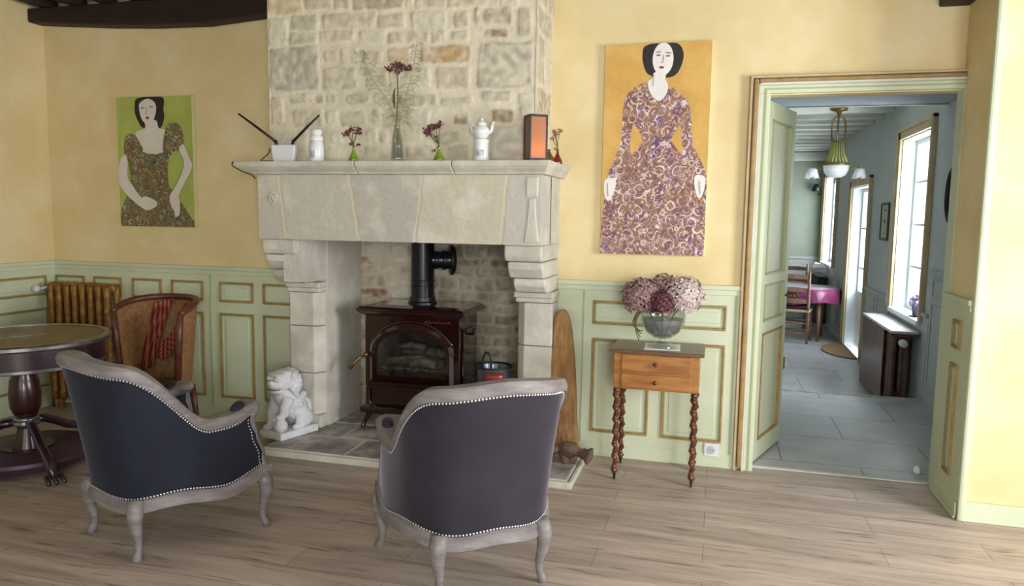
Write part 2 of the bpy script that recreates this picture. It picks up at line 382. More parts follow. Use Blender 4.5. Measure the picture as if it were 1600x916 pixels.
ORG = {}
def mk(name, parts, mats, parent=None, smooth=False, bevel=0, kind=None, label=None, cat=None, group=None, sub=0, solid=0, local=False, loc=None, fixn=True):
    if isinstance(parts, tuple): parts = [parts]
    if not isinstance(mats, (list, tuple)): mats = [mats]
    if parent is not None and not local: o3 = ORG.get(parent.name, Vector((0, 0, 0)))
    elif parent is None and not local and kind != 'structure':
        if loc is None:
            P = [p for pt in parts for p in pt[0]]
            xs = [p[0] for p in P]; ys = [p[1] for p in P]; zs = [p[2] for p in P]
            loc = ((min(xs)+max(xs))/2, (min(ys)+max(ys))/2, min(zs))
        o3 = Vector(loc)
    else: o3 = Vector((0, 0, 0))
    me = bpy.data.meshes.new(name); V = []; F = []; I = []
    for v, f, mi in parts:
        k = len(V); V += [(p[0]-o3.x, p[1]-o3.y, p[2]-o3.z) for p in v]
        for q in f: F.append(tuple(i+k for i in q)); I.append(mi)
    me.from_pydata(V, [], F)
    for m in mats: me.materials.append(MT[m] if isinstance(m, str) else m)
    me.polygons.foreach_set('material_index', I)
    if fixn:
        b = bmesh.new(); b.from_mesh(me); bmesh.ops.recalc_face_normals(b, faces=b.faces); b.to_mesh(me); b.free()
    if smooth:
        me.polygons.foreach_set('use_smooth', [True]*len(me.polygons))
    me.update()
    o = bpy.data.objects.new(name, me); COL.objects.link(o)
    if parent is not None: o.parent = parent; ORG[o.name] = o3.copy()
    else:
        o.location = o3 if kind != 'structure' else (0, 0, 0); ORG[o.name] = o3.copy()
    if solid:
        s = o.modifiers.new('thick', 'SOLIDIFY'); s.thickness = solid; s.offset = 0
    if sub:
        s = o.modifiers.new('sub', 'SUBSURF'); s.levels = sub; s.render_levels = sub
    if bevel:
        s = o.modifiers.new('bev', 'BEVEL'); s.width = bevel; s.segments = 2; s.limit_method = 'ANGLE'; s.angle_limit = radians(35)
    if smooth == 'auto':
        me.polygons.foreach_set('use_smooth', [True]*len(me.polygons))
        s = o.modifiers.new('we', 'EDGE_SPLIT'); s.split_angle = radians(38)
    if kind: o['kind'] = kind
    if label: o['label'] = label
    if cat: o['category'] = cat
    if group: o['group'] = group
    return o

def thing(name, label, cat, loc, rz=0, group=None, local=False):
    o = bpy.data.objects.new(name, None); COL.objects.link(o); o.location = loc; o.rotation_euler = (0, 0, rz)
    o.empty_display_size = .1
    o['label'] = label; o['category'] = cat
    if group: o['group'] = group
    ORG[o.name] = Vector((0, 0, 0)) if local else Vector(loc)
    return o

def copy_tree(o, parent=None):
    c = o.copy(); COL.objects.link(c); c.parent = parent
    for ch in list(o.children): copy_tree(ch, c)
    return c

def catmull(P, n=8, closed=False):
    P = [Vector(p) for p in P]; out = []; N = len(P)
    for i in range(N if closed else N-1):
        p0 = P[i-1] if (i > 0 or closed) else P[0]*2-P[1]
        p1 = P[i]; p2 = P[(i+1) % N]; p3 = P[(i+2) % N] if (i+2 < N or closed) else P[-1]*2-P[-2]
        for k in range(n):
            t = k/n
            out.append(.5*((2*p1)+(-p0+p2)*t+(2*p0-5*p1+4*p2-p3)*t*t+(-p0+3*p1-3*p2+p3)*t**3))
    if not closed: out.append(P[-1])
    return out

# ------------------------------------------------------------------ setting: main room shell
YB = 4.55; XL = -4.88; XR = 1.24; CZ = 3.04
mk('floor', [bb(XL, 3.0, -2.2, 4.62, -.1, 0)], 'floor', kind='structure')
mk('wall_left', [bb(XL-.12, XL, -2.2, YB+.1, 0, CZ)], 'plaster', kind='structure')
mk('wall_back', [bb(XL, -2.72, YB, YB+.1, 0, CZ), bb(-2.72, -.97, YB, YB+.1, 1.5, CZ), bb(-.97, .26, YB, YB+.1, 0, CZ),
                 bb(.26, XR, YB, YB+.1, 2.2, CZ), bb(XR, 1.75, YB, YB+.1, 0, CZ)], 'plaster', kind='structure')
mk('wall_right', [bb(XR, XR+.12, 4.1, YB, 0, CZ), bb(XR+.12, 3.0, 4.1, 4.2, 0, CZ)], 'plaster', kind='structure')
# side wall with the window that lights the room, and the wall behind the camera with two windows
mk('wall_side', [bb(3.0, 3.12, -2.2, 1.6, 0, CZ), bb(3.0, 3.12, 3.1, 4.2, 0, CZ), bb(3.0, 3.12, 1.6, 3.1, 0, .8), bb(3.0, 3.12, 1.6, 3.1, 2.3, CZ)], 'plaster', kind='structure')
mk('wall_front', [bb(XL, -2.7, -2.3, -2.2, 0, CZ), bb(-1.1, .55, -2.3, -2.2, 0, CZ), bb(2.15, 3.0, -2.3, -2.2, 0, CZ)]
   + [bb(a, b, -2.3, -2.2, z0, z1) for a, b in ((-2.7, -1.1), (.55, 2.15)) for z0, z1 in ((0, .65), (2.35, CZ))], 'plaster', kind='structure')
mk('ceiling', [bb(XL, 3.0, -2.3, YB+.1, CZ, CZ+.1)], 'ceil', kind='structure')

def sash(n, x0, x1, y0, y1, z0, z1, axis, cols, rows, m='whitewood', sill=None):
    """window_n at a wall plane: frame, pane; axis 'x' = plane of constant x"""
    t = .05; fr = []
    def q(a0, a1, c0, c1, mi=0, th=1):
        if axis == 'x':
            cx = (x0+x1)/2; h = (x1-x0)/2*th; return bb(cx-h, cx+h, a0, a1, c0, c1, mi)
        cy = (y0+y1)/2; h = (y1-y0)/2*th; return bb(a0, a1, cy-h, cy+h, c0, c1, mi)
    A0, A1 = (y0, y1) if axis == 'x' else (x0, x1)
    fr += [q(A0, A0+t, z0, z1), q(A1-t, A1, z0, z1), q(A0+t, A1-t, z0, z0+t), q(A0+t, A1-t, z1-t, z1)]
    for i in range(1, cols):
        a = A0+(A1-A0)*i/cols; w_ = .045 if i*2 == cols else .015; fr.append(q(a-w_, a+w_, z0+t, z1-t, th=.8))
    for j in range(1, rows):
        z = z0+(z1-z0)*j/rows; fr.append(q(A0+t, A1-t, z-.013, z+.013, th=.6))
    o = mk(n, fr, m, kind='structure', bevel=.004)
    pn = mk('window_pane', [q(A0+t, A1-t, z0+t, z1-t, th=.1)], 'pane', parent=o)
    return o
sash('window_1', 3.04, 3.09, 1.6, 3.1, .8, 2.3, 'x', 2, 3)
sash('window_2', .55, 2.15, -2.28, -2.23, .65, 2.35, 'y', 2, 3)
sash('window_3', -2.7, -1.1, -2.28, -2.23, .65, 2.35, 'y', 2, 3)

# ceiling timbers
mk('trim_1', [loft([[(x, 4.42, z), (x, 4.54, z), (x, 4.54, 2.935), (x, 4.42, 2.935)] for x, z in
     ((XL, 2.838), (-4.6, 2.815), (-4.2, 2.785), (-3.8, 2.765), (-3.4, 2.758), (-3.0, 2.785), (-2.69, 2.82))])], 'beam', kind='structure', bevel=.01)['label'] = 'dark curved oak beam'
k = 0
x = XL+.10
while x < 2.9:
    if not (-2.72 < x < -1.0):
        mk('trim_2' if k == 0 else 'trim_2.%03d' % k, [bb(x, x+.10, -2.2, YB if x > -1 else 4.5, 2.937, CZ)], 'beam', kind='structure', bevel=.008)
        k += 1
    x += .262
mk('trim_3', [bb(1.09, 1.24, -2.2, YB, 2.635, 2.93)], 'beam', kind='structure', bevel=.01)

# wainscot: board, cap, skirting, gilt panel mouldings
def wains(name, P, back, spans, panels, ztop=1.105):
    """P(a, d, z): a along the wall, d out of the wall"""
    def q(a0, a1, d0, d1, z0, z1, mi=0):
        v = [P(a, d, z) for z in (z0, z1) for a, d in ((a0, d0), (a1, d0), (a1, d1), (a0, d1))]
        return v, box(0, 0, 0, 1, 1, 1)[1], mi
    pr = []
    for a0, a1 in spans:
        pr += [q(a0, a1, 0, .014, .02, ztop-.01), q(a0, a1, 0, .030, ztop-.028, ztop), q(a0, a1, .0, .022, ztop-.06, ztop-.028), q(a0, a1, 0, .02, 0, .085), q(a0, a1, 0, .026, 0, .015)]
    o = mk(name, pr, 'green', kind='structure', bevel=.004)
    for a0, a1, z0, z1 in panels:
        w_ = .0135; fr = []
        for (b0, b1, c0, c1) in ((a0, a1, z1-w_, z1), (a0, a1, z0, z0+w_), (a0, a0+w_, z0+w_, z1-w_), (a1-w_, a1, z0+w_, z1-w_)):
            fr.append(q(b0, b1, .012, .026, c0, c1))
        mk('panel_moulding', fr, 'gold', parent=o, bevel=.003)
        i0 = w_+.002; w2 = .006; fr = []
        for (b0, b1, c0, c1) in ((a0+i0, a1-i0, z1-i0-w2, z1-i0), (a0+i0, a1-i0, z0+i0, z0+i0+w2), (a0+i0, a0+i0+w2, z0+i0, z1-i0), (a1-i0-w2, a1-i0, z0+i0, z1-i0)):
            fr.append(q(b0, b1, .012, .021, c0, c1))
        mk('panel_bead', fr, 'green_d', parent=o)
        fr = [q(a0+.045, a1-.045, .012, .019, z0+.04, z1-.04)] if a1-a0 > .16 else []
        if fr: mk('raised_panel', fr, 'green', parent=o, bevel=.004)
    return o
Pb = lambda a, d, z: (a, YB-d, z)
pl = []
edges = [(-4.855, -4.585), (-4.502, -4.246), (-4.154, -3.895), (-3.812, -3.54), (-3.406, -3.128), (-3.052, -2.80)]
for a0, a1 in edges: pl += [(a0, a1, .85, .996), (a0, a1, .155, .772)]
o = wains('trim_4', Pb, YB, [(XL, -2.765)], pl)
mk('panel_joint', [bb(-3.486, -3.476, YB-.020, YB-.012, .085, 1.045)], 'green_d', parent=o)
wains('trim_5', Pb, YB, [(-.945, .165)], [(-.72, .077, .835, .984), (-.72, -.362, .155, .748), (-.284, .077, .152, .748)])
mk('panel_joint', [bb(-.782, -.774, YB-.020, YB-.012, .085, 1.045), bb(.125, .135, YB-.020, YB-.012, .085, 1.045)], 'green_d', parent=bpy.data.objects['trim_5'])
Pl = lambda a, d, z: (XL+d, a, z)
wl = []
for a0, a1 in ((3.2, 4.45), (1.8, 3.1), (.4, 1.7), (-1, .3)): wl += [(a0, a1, .85, .996), (a0, a1, .155, .752)]
wains('trim_6', Pl, XL, [(-2.2, YB)], wl)
Pr = lambda a, d, z: (XR-d, a, z)
wains('trim_7', Pr, XR, [(4.1, 4.55)], [(4.225, 4.35, .845, .992), (4.232, 4.348, .18, .763)], 1.115)
mk('trim_8', [bb(1.226, 1.262, 4.062, 4.1, 0, CZ)], 'green', kind='structure', bevel=.012)
mk('baseboard_right', [bb(1.226, 3.0, 4.075, 4.1, 0, .10), bb(1.226, 3.0, 4.068, 4.1, 0, .015)], 'green', kind='structure', bevel=.005)
mk('baseboard_side', [bb(2.975, 3.0, -2.2, 4.1, 0, .10)], 'green', kind='structure', bevel=.005)

# doorway casing + threshold
def casing(name, x0, x1, z1, mats):
    pr = [bb(x0-.055, x0, YB-.03, YB+.1, 0, z1), bb(x1, x1+.045, YB-.03, YB+.1, 0, z1), bb(x0-.055, x1+.045, YB-.03, YB+.1, z1, z1+.045)]
    o = mk(name, pr, 'green', kind='structure', bevel=.004)
    g = .022
    mk('gilt_edge', [bb(x0-.092, x0-.066, YB-.05, YB, .02, z1+.082), bb(x0-.066, x1+.05, YB-.05, YB, z1+.060, z1+.082)], 'gold', parent=o, bevel=.008)
    mk('outer_bead', [bb(x0-.112, x0-.095, YB-.04, YB, 0, z1+.1), bb(x0-.112, x1+.055, YB-.045, YB, z1+.085, z1+.1)], 'tan', parent=o, bevel=.004)
    mk('cream_fillet', [bb(x0-.066, x0-.055, YB-.042, YB, .0, z1+.06), bb(x0-.066, x1+.05, YB-.042, YB, z1+.045, z1+.06)], 'whitewood', parent=o, bevel=.003)
    mk('inner_bead', [bb(x0-.03, x0-.02, YB-.036, YB, .0, z1+.02), bb(x0-.03, x1+.02, YB-.036, YB, z1+.02, z1+.028)], 'green_d', parent=o)
    return o
casing('trim_9', .262, XR-.003, 2.205, None)
mk('trim_10', [bb(.262, XR, 4.605, 4.635, -.01, .006)], 'whitewood', kind='structure')

# open door leaf
hx, hy = .268, 4.66; dx, dy = .20, .56; Ld = sqrt(dx*dx+dy*dy); ux, uy = dx/Ld, dy/Ld; nx, ny = uy, -ux
def PD(a, d, z): return (hx+ux*a+nx*d, hy+uy*a+ny*d, z)
def qd(a0, a1, d0, d1, z0, z1, mi=0):
    return [PD(a, d, z) for z in (z0, z1) for a, d in ((a0, d0), (a1, d0), (a1, d1), (a0, d1))], box(0, 0, 0, 1, 1, 1)[1], mi
dl = mk('door_1', [qd(0, .08, -.04, 0, .01, 2.19), qd(Ld-.08, Ld, -.04, 0, .01, 2.19)] + [qd(.08, Ld-.08, -.04, 0, a, b) for a, b in ((.01, .13), (.80, .87), (1.10, 1.16), (2.09, 2.19))] + [qd(.07, Ld-.07, -.03, -.012, .1, 2.1)], 'green', kind='structure', bevel=.003)
for z0, z1 in ((.13, .80), (.87, 1.10), (1.16, 2.09)):
    w_ = .013
    mk('panel_moulding', [qd(.085, Ld-.085, -.012, .004, z1-w_, z1), qd(.085, Ld-.085, -.012, .004, z0, z0+w_), qd(.085, .085+w_, -.012, .004, z0, z1), qd(Ld-.085-w_, Ld-.085, -.012, .004, z0, z1)], 'green_d' if z0 != .13 else 'gold', parent=dl)
mk('door_knob', [tube([PD(Ld-.04, 0, 1.0), PD(Ld-.04, .05, 1.0)], .008, 8), ell(PD(Ld-.04, .06, 1.0), (.02, .02, .02))], 'brass', parent=dl, smooth=True)
mk('hinge', [tube([PD(Ld+.004, .0, .5), PD(Ld+.004, .0, .58)], .008, 8)], 'brass', parent=dl)

# ------------------------------------------------------------------ setting: hall and far room
HX = 1.75; FZ = -.2
mk('floor.001', [bb(.0, HX, 4.62, 6.85, -.19, 0)], 'tiles', kind='structure')
mk('floor.002', [bb(-2.6, HX, 6.78, 13.8, -.3, FZ)], 'tiles', kind='structure')
mk('trim_11', [bb(.0, HX, 6.80, 6.87, -.03, .004)], 'hearth', kind='structure', bevel=.006)
ops = [(7.15, 8.25, .62, 2.30), (9.72, 10.95, FZ, 1.93), (12.3, 13.6, .78, 2.2)]
wp = []; y = 4.65
for a, b, c, d in ops:
    wp += [bb(HX, HX+.22, y, a, -.3, 2.8), bb(HX, HX+.22, a, b, d, 2.8)]
    if c > FZ: wp.append(bb(HX, HX+.22, a, b, -.3, c))
    y = b
wp.append(bb(HX, HX+.22, y, 13.9, -.3, 2.8))
mk('wall_hall', wp, 'hallwall', kind='structure')
mk('wall_far', [bb(-2.6, HX, 13.8, 13.9, -.3, 2.8)], 'farwall', kind='structure')
mk('wall_inner', [bb(-.05, .05, 4.65, 6.85, 0, 2.8), bb(-2.6, .0, 6.75, 6.85, -.3, 2.8), bb(-2.7, -2.6, 6.75, 13.9, -.3, 2.8), bb(0, HX, 6.76, 6.85, 2.44, 2.8)], 'hallwall', kind='structure')
mk('ceiling.001', [bb(0, HX, 4.65, 6.80, 2.44, 2.5)], 'hallceil', kind='structure')
mk('ceiling.002', [bb(-2.6, HX, 6.80, 13.8, 2.78, 2.85)], 'whitewood', kind='structure')
for i in range(13):
    y = 7.15+i*.52
    mk('trim_12' if i == 0 else 'trim_12.%03d' % i, [bb(-2.6, HX, y, y+.13, 2.64, 2.78)], 'whitewood', kind='structure', bevel=.01)
mk('trim_13', [bb(-2.6, HX, 13.62, 13.8, 2.50, 2.64)], 'whitewood', kind='structure', bevel=.01)
# reveals, casings, sashes
for i, (a, b, c, d) in enumerate(ops):
    t = .09
    pr = [bb(HX-.03, HX, a-t, a, c-(0 if c == FZ else .0), d+t), bb(HX-.03, HX, b, b+t, c, d+t), bb(HX-.03, HX, a-t, b+t, d, d+t)]
    pr += [bb(HX-.045, HX, a-t-.015, a-t+.02, c, d+t+.015), bb(HX-.045, HX, b+t-.02, b+t+.015, c, d+t+.015), bb(HX-.045, HX, a-t-.015, b+t+.015, d+t-.02, d+t+.015)]
    mk('trim_14' if i == 0 else 'trim_14.%03d' % i, pr, 'tan', kind='structure', bevel=.006)
    mk('trim_15' if i == 0 else 'trim_15.%03d' % i, [bb(HX, HX+.14, a, a+.012, c, d), bb(HX, HX+.14, b-.012, b, c, d), bb(HX, HX+.14, a, b, d-.012, d)] + ([bb(HX-.04, HX+.14, a-.03, b+.03, c-.03, c+.012)] if c > FZ else []), 'reveal', kind='structure')
sash('window_4', HX+.12, HX+.16, 7.16, 8.24, .64, 2.29, 'x', 2, 4)
sash('window_5', HX+.12, HX+.16, 12.31, 13.59, .80, 2.19, 'x', 2, 3)
o = sash('door_2', HX+.12, HX+.16, 9.73, 10.94, FZ, 1.92, 'x', 2, 4)
mk('door_panel', [bb(HX+.125, HX+.155, 9.75, 10.92, FZ+.02, .55)], 'whitewood', parent=o, bevel=.005)
# grey wainscots
def wains2(name, spans, z0, z1):
    pr = []
    for a0, a1 in spans:
        pr += [bb(HX-.012, HX, a0, a1, z0, z1-.01), bb(HX-.03, HX, a0, a1, z1-.03, z1), bb(HX-.02, HX, a0, a1, z0, z0+.1)]
        n = max(1, round((a1-a0)/.5))
        for i in range(n):
            b0 = a0+(a1-a0)*i/n+.06; b1 = a0+(a1-a0)*(i+1)/n-.06
            if b1-b0 < .08: continue
            for c0, c1 in ((z0+.16, z1-.28), (z1-.22, z1-.08)):
                pr += [bb(HX-.02, HX, b0, b1, c1-.012, c1), bb(HX-.02, HX, b0, b1, c0, c0+.012), bb(HX-.02, HX, b0, b0+.012, c0, c1), bb(HX-.02, HX, b1-.012, b1, c0, c1)]
    return mk(name, pr, 'greywood', kind='structure')
wains2('trim_16', [(4.65, 6.85)], 0, 1.10)
wains2('trim_17', [(6.87, 7.04), (8.36, 9.60), (11.06, 12.19), (13.7, 13.8)], FZ, .72)
mk('trim_18', [bb(-2.6, HX, 13.775, 13.8, FZ, .82), bb(-2.6, HX, 13.76, 13.8, .82, .86)] + [bb(x, x+.5, 13.765, 13.78, z, z+.015) for x in (.4, 1.0) for z in (.1, .65)], 'greywood', kind='structure')

# ------------------------------------------------------------------ fireplace
fp = thing('stone_fireplace', 'large pale limestone fireplace with rubble chimney breast, moulded mantel shelf and stepped corbels', 'fireplace', (-1.85, 4.4, 0))
TON = {'g': '#c0b8a4', 'l': '#d6cfbc', 't': '#ccb796', 'd': '#aea592', 'G': '#b4ad9e', 'o': '#bb9d72', 'p': '#c8baa6', 'b': '#9c8a76', 'B': '#c1bcb2',
       'r': '#9a7768', 'w': '#d8d1c3', 'k': '#5a5047', 'n': '#9c8c78', 'm': '#b5a791'}
def lin(h): return C(h)[:3]
def stone_sheet(name, P, W0, W1, H0, H1, res, stones, mortar, parent, depth=.010, soot=None, warp=.012, fade=.014, mott=.0):
    nu = int((W1-W0)/res); nv = int((H1-H0)/res); V = []; cols = []; F = []
    stones2 = [(a-.002, b-.002, c+.002, d+.002, lin(TON[t])) for a, b, c, d, t in stones]
    mc = lin(mortar)
    for i in range(nu+1):
        for j in range(nv+1):
            u = W0+(W1-W0)*i/nu; v = H0+(H1-H0)*j/nv
            nn = mnoise.noise_vector(Vector((u*9, v*9, 3.1)))*warp + mnoise.noise_vector(Vector((u*30, v*30, 9.1)))*warp*.45
            x = u+nn.x; y = v+nn.y; best = -1; col = mc
            for a, b, c, d, t in stones2:
                if a-.03 < x < c+.03 and b-.03 < y < d+.03:
                    rr = .018; qx = abs(x-(a+c)/2)-(c-a)/2+rr; qy = abs(y-(b+d)/2)-(d-b)/2+rr
                    sd = -(sqrt(max(qx, 0)**2+max(qy, 0)**2)+min(max(qx, qy), 0)-rr)
                    if sd > best: best = sd; col = t
            k = max(0, min(1, best/fade+.15)); k = k*k*(3-2*k)
            n3 = mnoise.noise(Vector((u*22, v*22, 0)))
            n4 = mnoise.noise(Vector((u*5+7, v*5, 2)))
            k2 = k*max(.1, min(1, .66+n3*1.1+n4*.7))
            cc = [mc[q]*(1-k2)+col[q]*k2 for q in range(3)]
            h = depth*k*(.8+.5*n3)+.004*n4
            if soot:
                s = soot(u, v, n3, n4); cc = [q*s for q in cc]
            V.append(P(u, v, h)); cols.append(cc)
    for i in range(nu):
        for j in range(nv):
            a = i*(nv+1)+j; F.append((a, a+nv+1, a+nv+2, a+1))
    o = mk(name, [(V, F, 0)], 'rubble', parent=parent, smooth=True, fixn=False)
    at = o.data.color_attributes.new('Col', 'FLOAT_COLOR', 'POINT')
    for i, c in enumerate(cols): at.data[i].color = (c[0], c[1], c[2], 1)
    return o
ST = [(-2.716,2.695,-2.468,2.819,'t'),(-2.446,2.71,-2.271,2.79,'g'),(-2.26,2.703,-2.151,2.779,'g'),(-2.138,2.69,-1.814,2.777,'d'),(-1.802,2.686,-1.751,2.751,'l'),(-1.739,2.68,-1.552,2.753,'g'),(-1.54,2.671,-1.238,2.741,'g'),(-1.227,2.655,-1.109,2.716,'l'),(-2.705,2.506,-2.575,2.675,'l'),(-2.544,2.598,-2.367,2.684,'g'),(-2.332,2.59,-1.988,2.678,'g'),(-1.975,2.581,-1.802,2.659,'g'),(-1.764,2.557,-1.551,2.658,'l'),(-1.491,2.561,-1.405,2.654,'g'),(-1.375,2.57,-1.154,2.664,'d'),(-1.12,2.498,-1.037,2.644,'g'),(-2.56,2.509,-2.368,2.583,'g'),(-2.354,2.516,-2.126,2.585,'g'),(-2.093,2.506,-1.917,2.572,'l'),(-1.904,2.494,-1.65,2.557,'g'),(-1.638,2.489,-1.551,2.561,'g'),(-1.508,2.494,-1.41,2.549,'g'),(-1.308,2.494,-1.171,2.539,'b'),(-2.702,2.24,-2.358,2.5,'G'),(-2.321,2.403,-2.234,2.477,'g'),(-2.22,2.386,-2.101,2.473,'l'),(-2.074,2.38,-1.957,2.455,'g'),(-1.905,2.379,-1.764,2.465,'t'),(-1.694,2.37,-1.397,2.467,'o'),(-1.349,2.212,-1.026,2.469,'G'),(-2.329,2.239,-2.115,2.365,'g'),(-2.062,2.239,-1.918,2.349,'g'),(-1.905,2.231,-1.637,2.344,'l'),(-1.6,2.218,-1.401,2.344,'p'),(-2.553,2.157,-2.401,2.222,'g'),(-2.379,2.156,-2.325,2.205,'d'),(-2.311,2.159,-2.237,2.209,'g'),(-2.183,2.154,-2.023,2.212,'g'),(-1.997,2.132,-1.854,2.195,'l'),(-1.841,2.126,-1.599,2.19,'g'),(-1.58,2.121,-1.388,2.172,'g'),(-1.328,2.138,-1.148,2.199,'g'),(-1.107,2.018,-1.022,2.176,'l'),(-2.694,2.04,-2.612,2.201,'p'),(-2.54,2.023,-2.334,2.124,'p'),(-2.312,2.034,-2.238,2.113,'l'),(-2.21,2.018,-2.051,2.111,'g'),(-2.017,2.029,-1.958,2.107,'g'),(-1.841,2.023,-1.649,2.109,'l'),(-1.493,2.013,-1.4,2.078,'b'),(-1.267,2.026,-1.14,2.096,'b'),(-2.293,1.925,-2.212,1.998,'l'),(-2.051,1.922,-1.985,1.995,'l'),(-1.971,1.921,-1.919,1.981,'g'),(-1.815,1.919,-1.687,1.991,'l'),(-1.586,1.905,-1.46,1.976,'g'),(-2.699,1.829,-2.447,2.005,'l'),(-2.065,1.826,-1.893,1.899,'g'),(-1.789,1.825,-1.623,1.896,'g'),(-1.535,1.823,-1.398,1.9,'g'),(-1.266,1.822,-1.071,2.005,'B'),
      (-2.70,2.84,-2.3,2.96,'g'),(-2.27,2.81,-1.9,2.95,'g'),(-1.87,2.78,-1.5,2.94,'l'),(-1.47,2.76,-1.03,2.94,'g')]
BY = 4.13
mk('chimney_core', [bb(-2.70, -1.02, BY+.012, YB, 1.74, CZ)], 'mortar', parent=fp)
stone_sheet('chimney_breast', lambda u, v, h: (u, BY-h+.006, v), -2.715, -1.0, 1.74, CZ, .0085, ST, '#dcd4be', fp)
side = [(4.15, 1.8, 4.33, 2.0, 'g'), (4.36, 1.8, 4.54, 2.05, 'l'), (4.15, 2.03, 4.5, 2.22, 'm'), (4.15, 2.25, 4.30, 2.5, 'g'), (4.33, 2.26, 4.54, 2.42, 'l'), (4.14, 2.53, 4.48, 2.66, 'g'), (4.15, 2.7, 4.36, 2.9, 'm'), (4.38, 2.68, 4.54, 2.9, 'g')]
stone_sheet('chimney_side', lambda u, v, h: (-1.01+h, u, v), BY, YB, 1.74, CZ, .01, side, '#dcd4be', fp)
stone_sheet('chimney_side', lambda u, v, h: (-2.705-h, u, v), BY, YB, 1.74, CZ, .01, side, '#dcd4be', fp)
# mantel shelf: moulded slab in three lengths
def slab(xa, xb, capL, capR):
    eL = .10 if capL else 0; eR = .06 if capR else 0
    lv = [(1.725, 4.015, 0), (1.738, 4.005, .08), (1.755, 3.978, .4), (1.770, 3.962, .85), (1.782, 3.958, 1), (1.80, 3.96, 1)]
    kr = lambda k: .5+.5*k
    return loft([[(xa-eL*k, y, z), (xb+eR*kr(k), y, z), (xb+eR*kr(k), YB, z), (xa-eL*k, YB, z)] for z, y, k in lv])
mk('mantel_shelf', [slab(-2.755, -2.05, True, False), slab(-2.046, -1.45, False, False), slab(-1.446, -.945, False, True)], 'stone', parent=fp, bevel=.006)
# hood / lintel of five dressed blocks with pale joints
jt = [(-2.75, -2.75), (-2.597, -2.551), (-2.126, -2.058), (-1.656, -1.699), (-1.144, -1.176), (-.945, -.945)]
tones = ['#bfbab0', '#c4c0b6', '#bab6ae', '#c5c1b5', '#c2beb8']
for i in range(5):
    (t0, b0), (t1, b1) = jt[i], jt[i+1]; g = .007
    gl = 0 if i == 0 else g; gr = 0 if i == 4 else g
    v = []
    for z, xa, xb in ((1.33, b0+gl, b1-gr), (1.725, t0+gl, t1-gr)):
        v += [(xa, 4.05, z), (xb, 4.05, z), (xb, 4.30, z), (xa, 4.30, z)]
    m = mat('dressed_limestone_%d' % i, tones[i], '#d3cfc4', 4, .88, bump=.5, bscale=26, spec=.2, detail=8, c3=['#c1bba9', '#c0bbac', '#b8b3a8', '#c6bfaa', '#c1bcb2'][i])
    mk('lintel_block', [(v, box(0, 0, 0, 1, 1, 1)[1], 0)], m, parent=fp, bevel=.003)
mk('lintel_joints', [bb(-2.745, -.95, 4.0515, 4.30, 1.334, 1.724)], 'mortar', parent=fp)
for a_, b_ in ((-.97, -.945), (-2.75, -2.72)): mk('lintel_return', [bb(a_, b_, 4.28, YB, 1.33, 1.725)], 'stone', parent=fp)
mk('carved_volute', [tube([(-2.64+.028*(1-t/26)*cos(t*.55), 4.047, 1.58+.04*(1-t/26)*sin(t*.55)) for t in range(24)], .006, 6), ell((-2.64, 4.048, 1.58), (.012, .008, .016))], 'stone', parent=fp, smooth=True)
mk('carved_volute', [tube([(-2.752, 4.09+.02*cos(t*.6), 1.62+.035*sin(t*.5)) for t in range(12)], .010, 6)], 'stone', parent=fp, smooth=True)
mk('carved_block', [bb(-1.035, -.965, 4.042, 4.06, 1.60, 1.715), loft([[(-1.0-k, 4.05-j, z), (-1.0+k, 4.05-j, z), (-1.0+k, 4.06, z), (-1.0-k, 4.06, z)] for z, k, j in ((1.345, .046, .006), (1.45, .030, .007), (1.595, .018, .008))])], 'stone', parent=fp, bevel=.01)
# corbels and jambs (each side): profile in YZ extruded along X
def jamb(x0, x1, inner):
    s = 1 if inner > 0 else -1
    xi = x1 if inner > 0 else x0
    prof = [[(4.085, 1.33), (4.085, 1.265), (4.10, 1.235), (4.60, 1.235), (4.60, 1.33)],
            [(4.115, 1.232), (4.12, 1.19), (4.165, 1.135), (4.60, 1.135), (4.60, 1.232)],
            [(4.185, 1.132), (4.19, 1.09), (4.235, 1.05), (4.27, 1.04), (4.60, 1.04), (4.60, 1.132)]]
    wid = [.0, .012, .03]
    for pr_, w_ in zip(prof, wid):
        a = x0+(w_ if inner < 0 else 0); b = x1-(w_ if inner > 0 else 0)
        mk('corbel_stone', [prism(pr_, lambda u, q, w__: (w__, u, q), a, b)], 'stone', parent=fp, bevel=.012)
    mk('capital', [bb(x0-.012, x1+.012, 4.355, 4.7, 1.0, 1.038), bb(x0-.004, x1+.004, 4.37, 4.7, .97, 1.0)], 'stone', parent=fp, bevel=.008)
    ch = .05
    zs = [.05, .42, .74, .968] if inner > 0 else [.05, .38, .70, .968]
    for k in range(3):
        z0, z1 = zs[k]+.002, zs[k+1]-.002
        if inner > 0: poly = [(x0, 4.385), (x1-ch, 4.385), (x1, 4.385+ch*1.3), (x1, YB+.1), (x0, YB+.1)]
        else: poly = [(x0+ch, 4.385), (x1, 4.385), (x1, YB+.1), (x0, YB+.1), (x0, 4.385+ch)]
        mk('jamb_stone', [prism(poly, lambda u, q, w__: (u, q, w__), z0, z1)], 'stone', parent=fp, bevel=.006)
    mk('jamb_foot', [bb(x0-.01, x1+.015, 4.36, YB+.1, .048, .14)], 'stone', parent=fp, bevel=.02)
jamb(-2.75, -2.52, 1)
jamb(-1.17, -.945, -1)
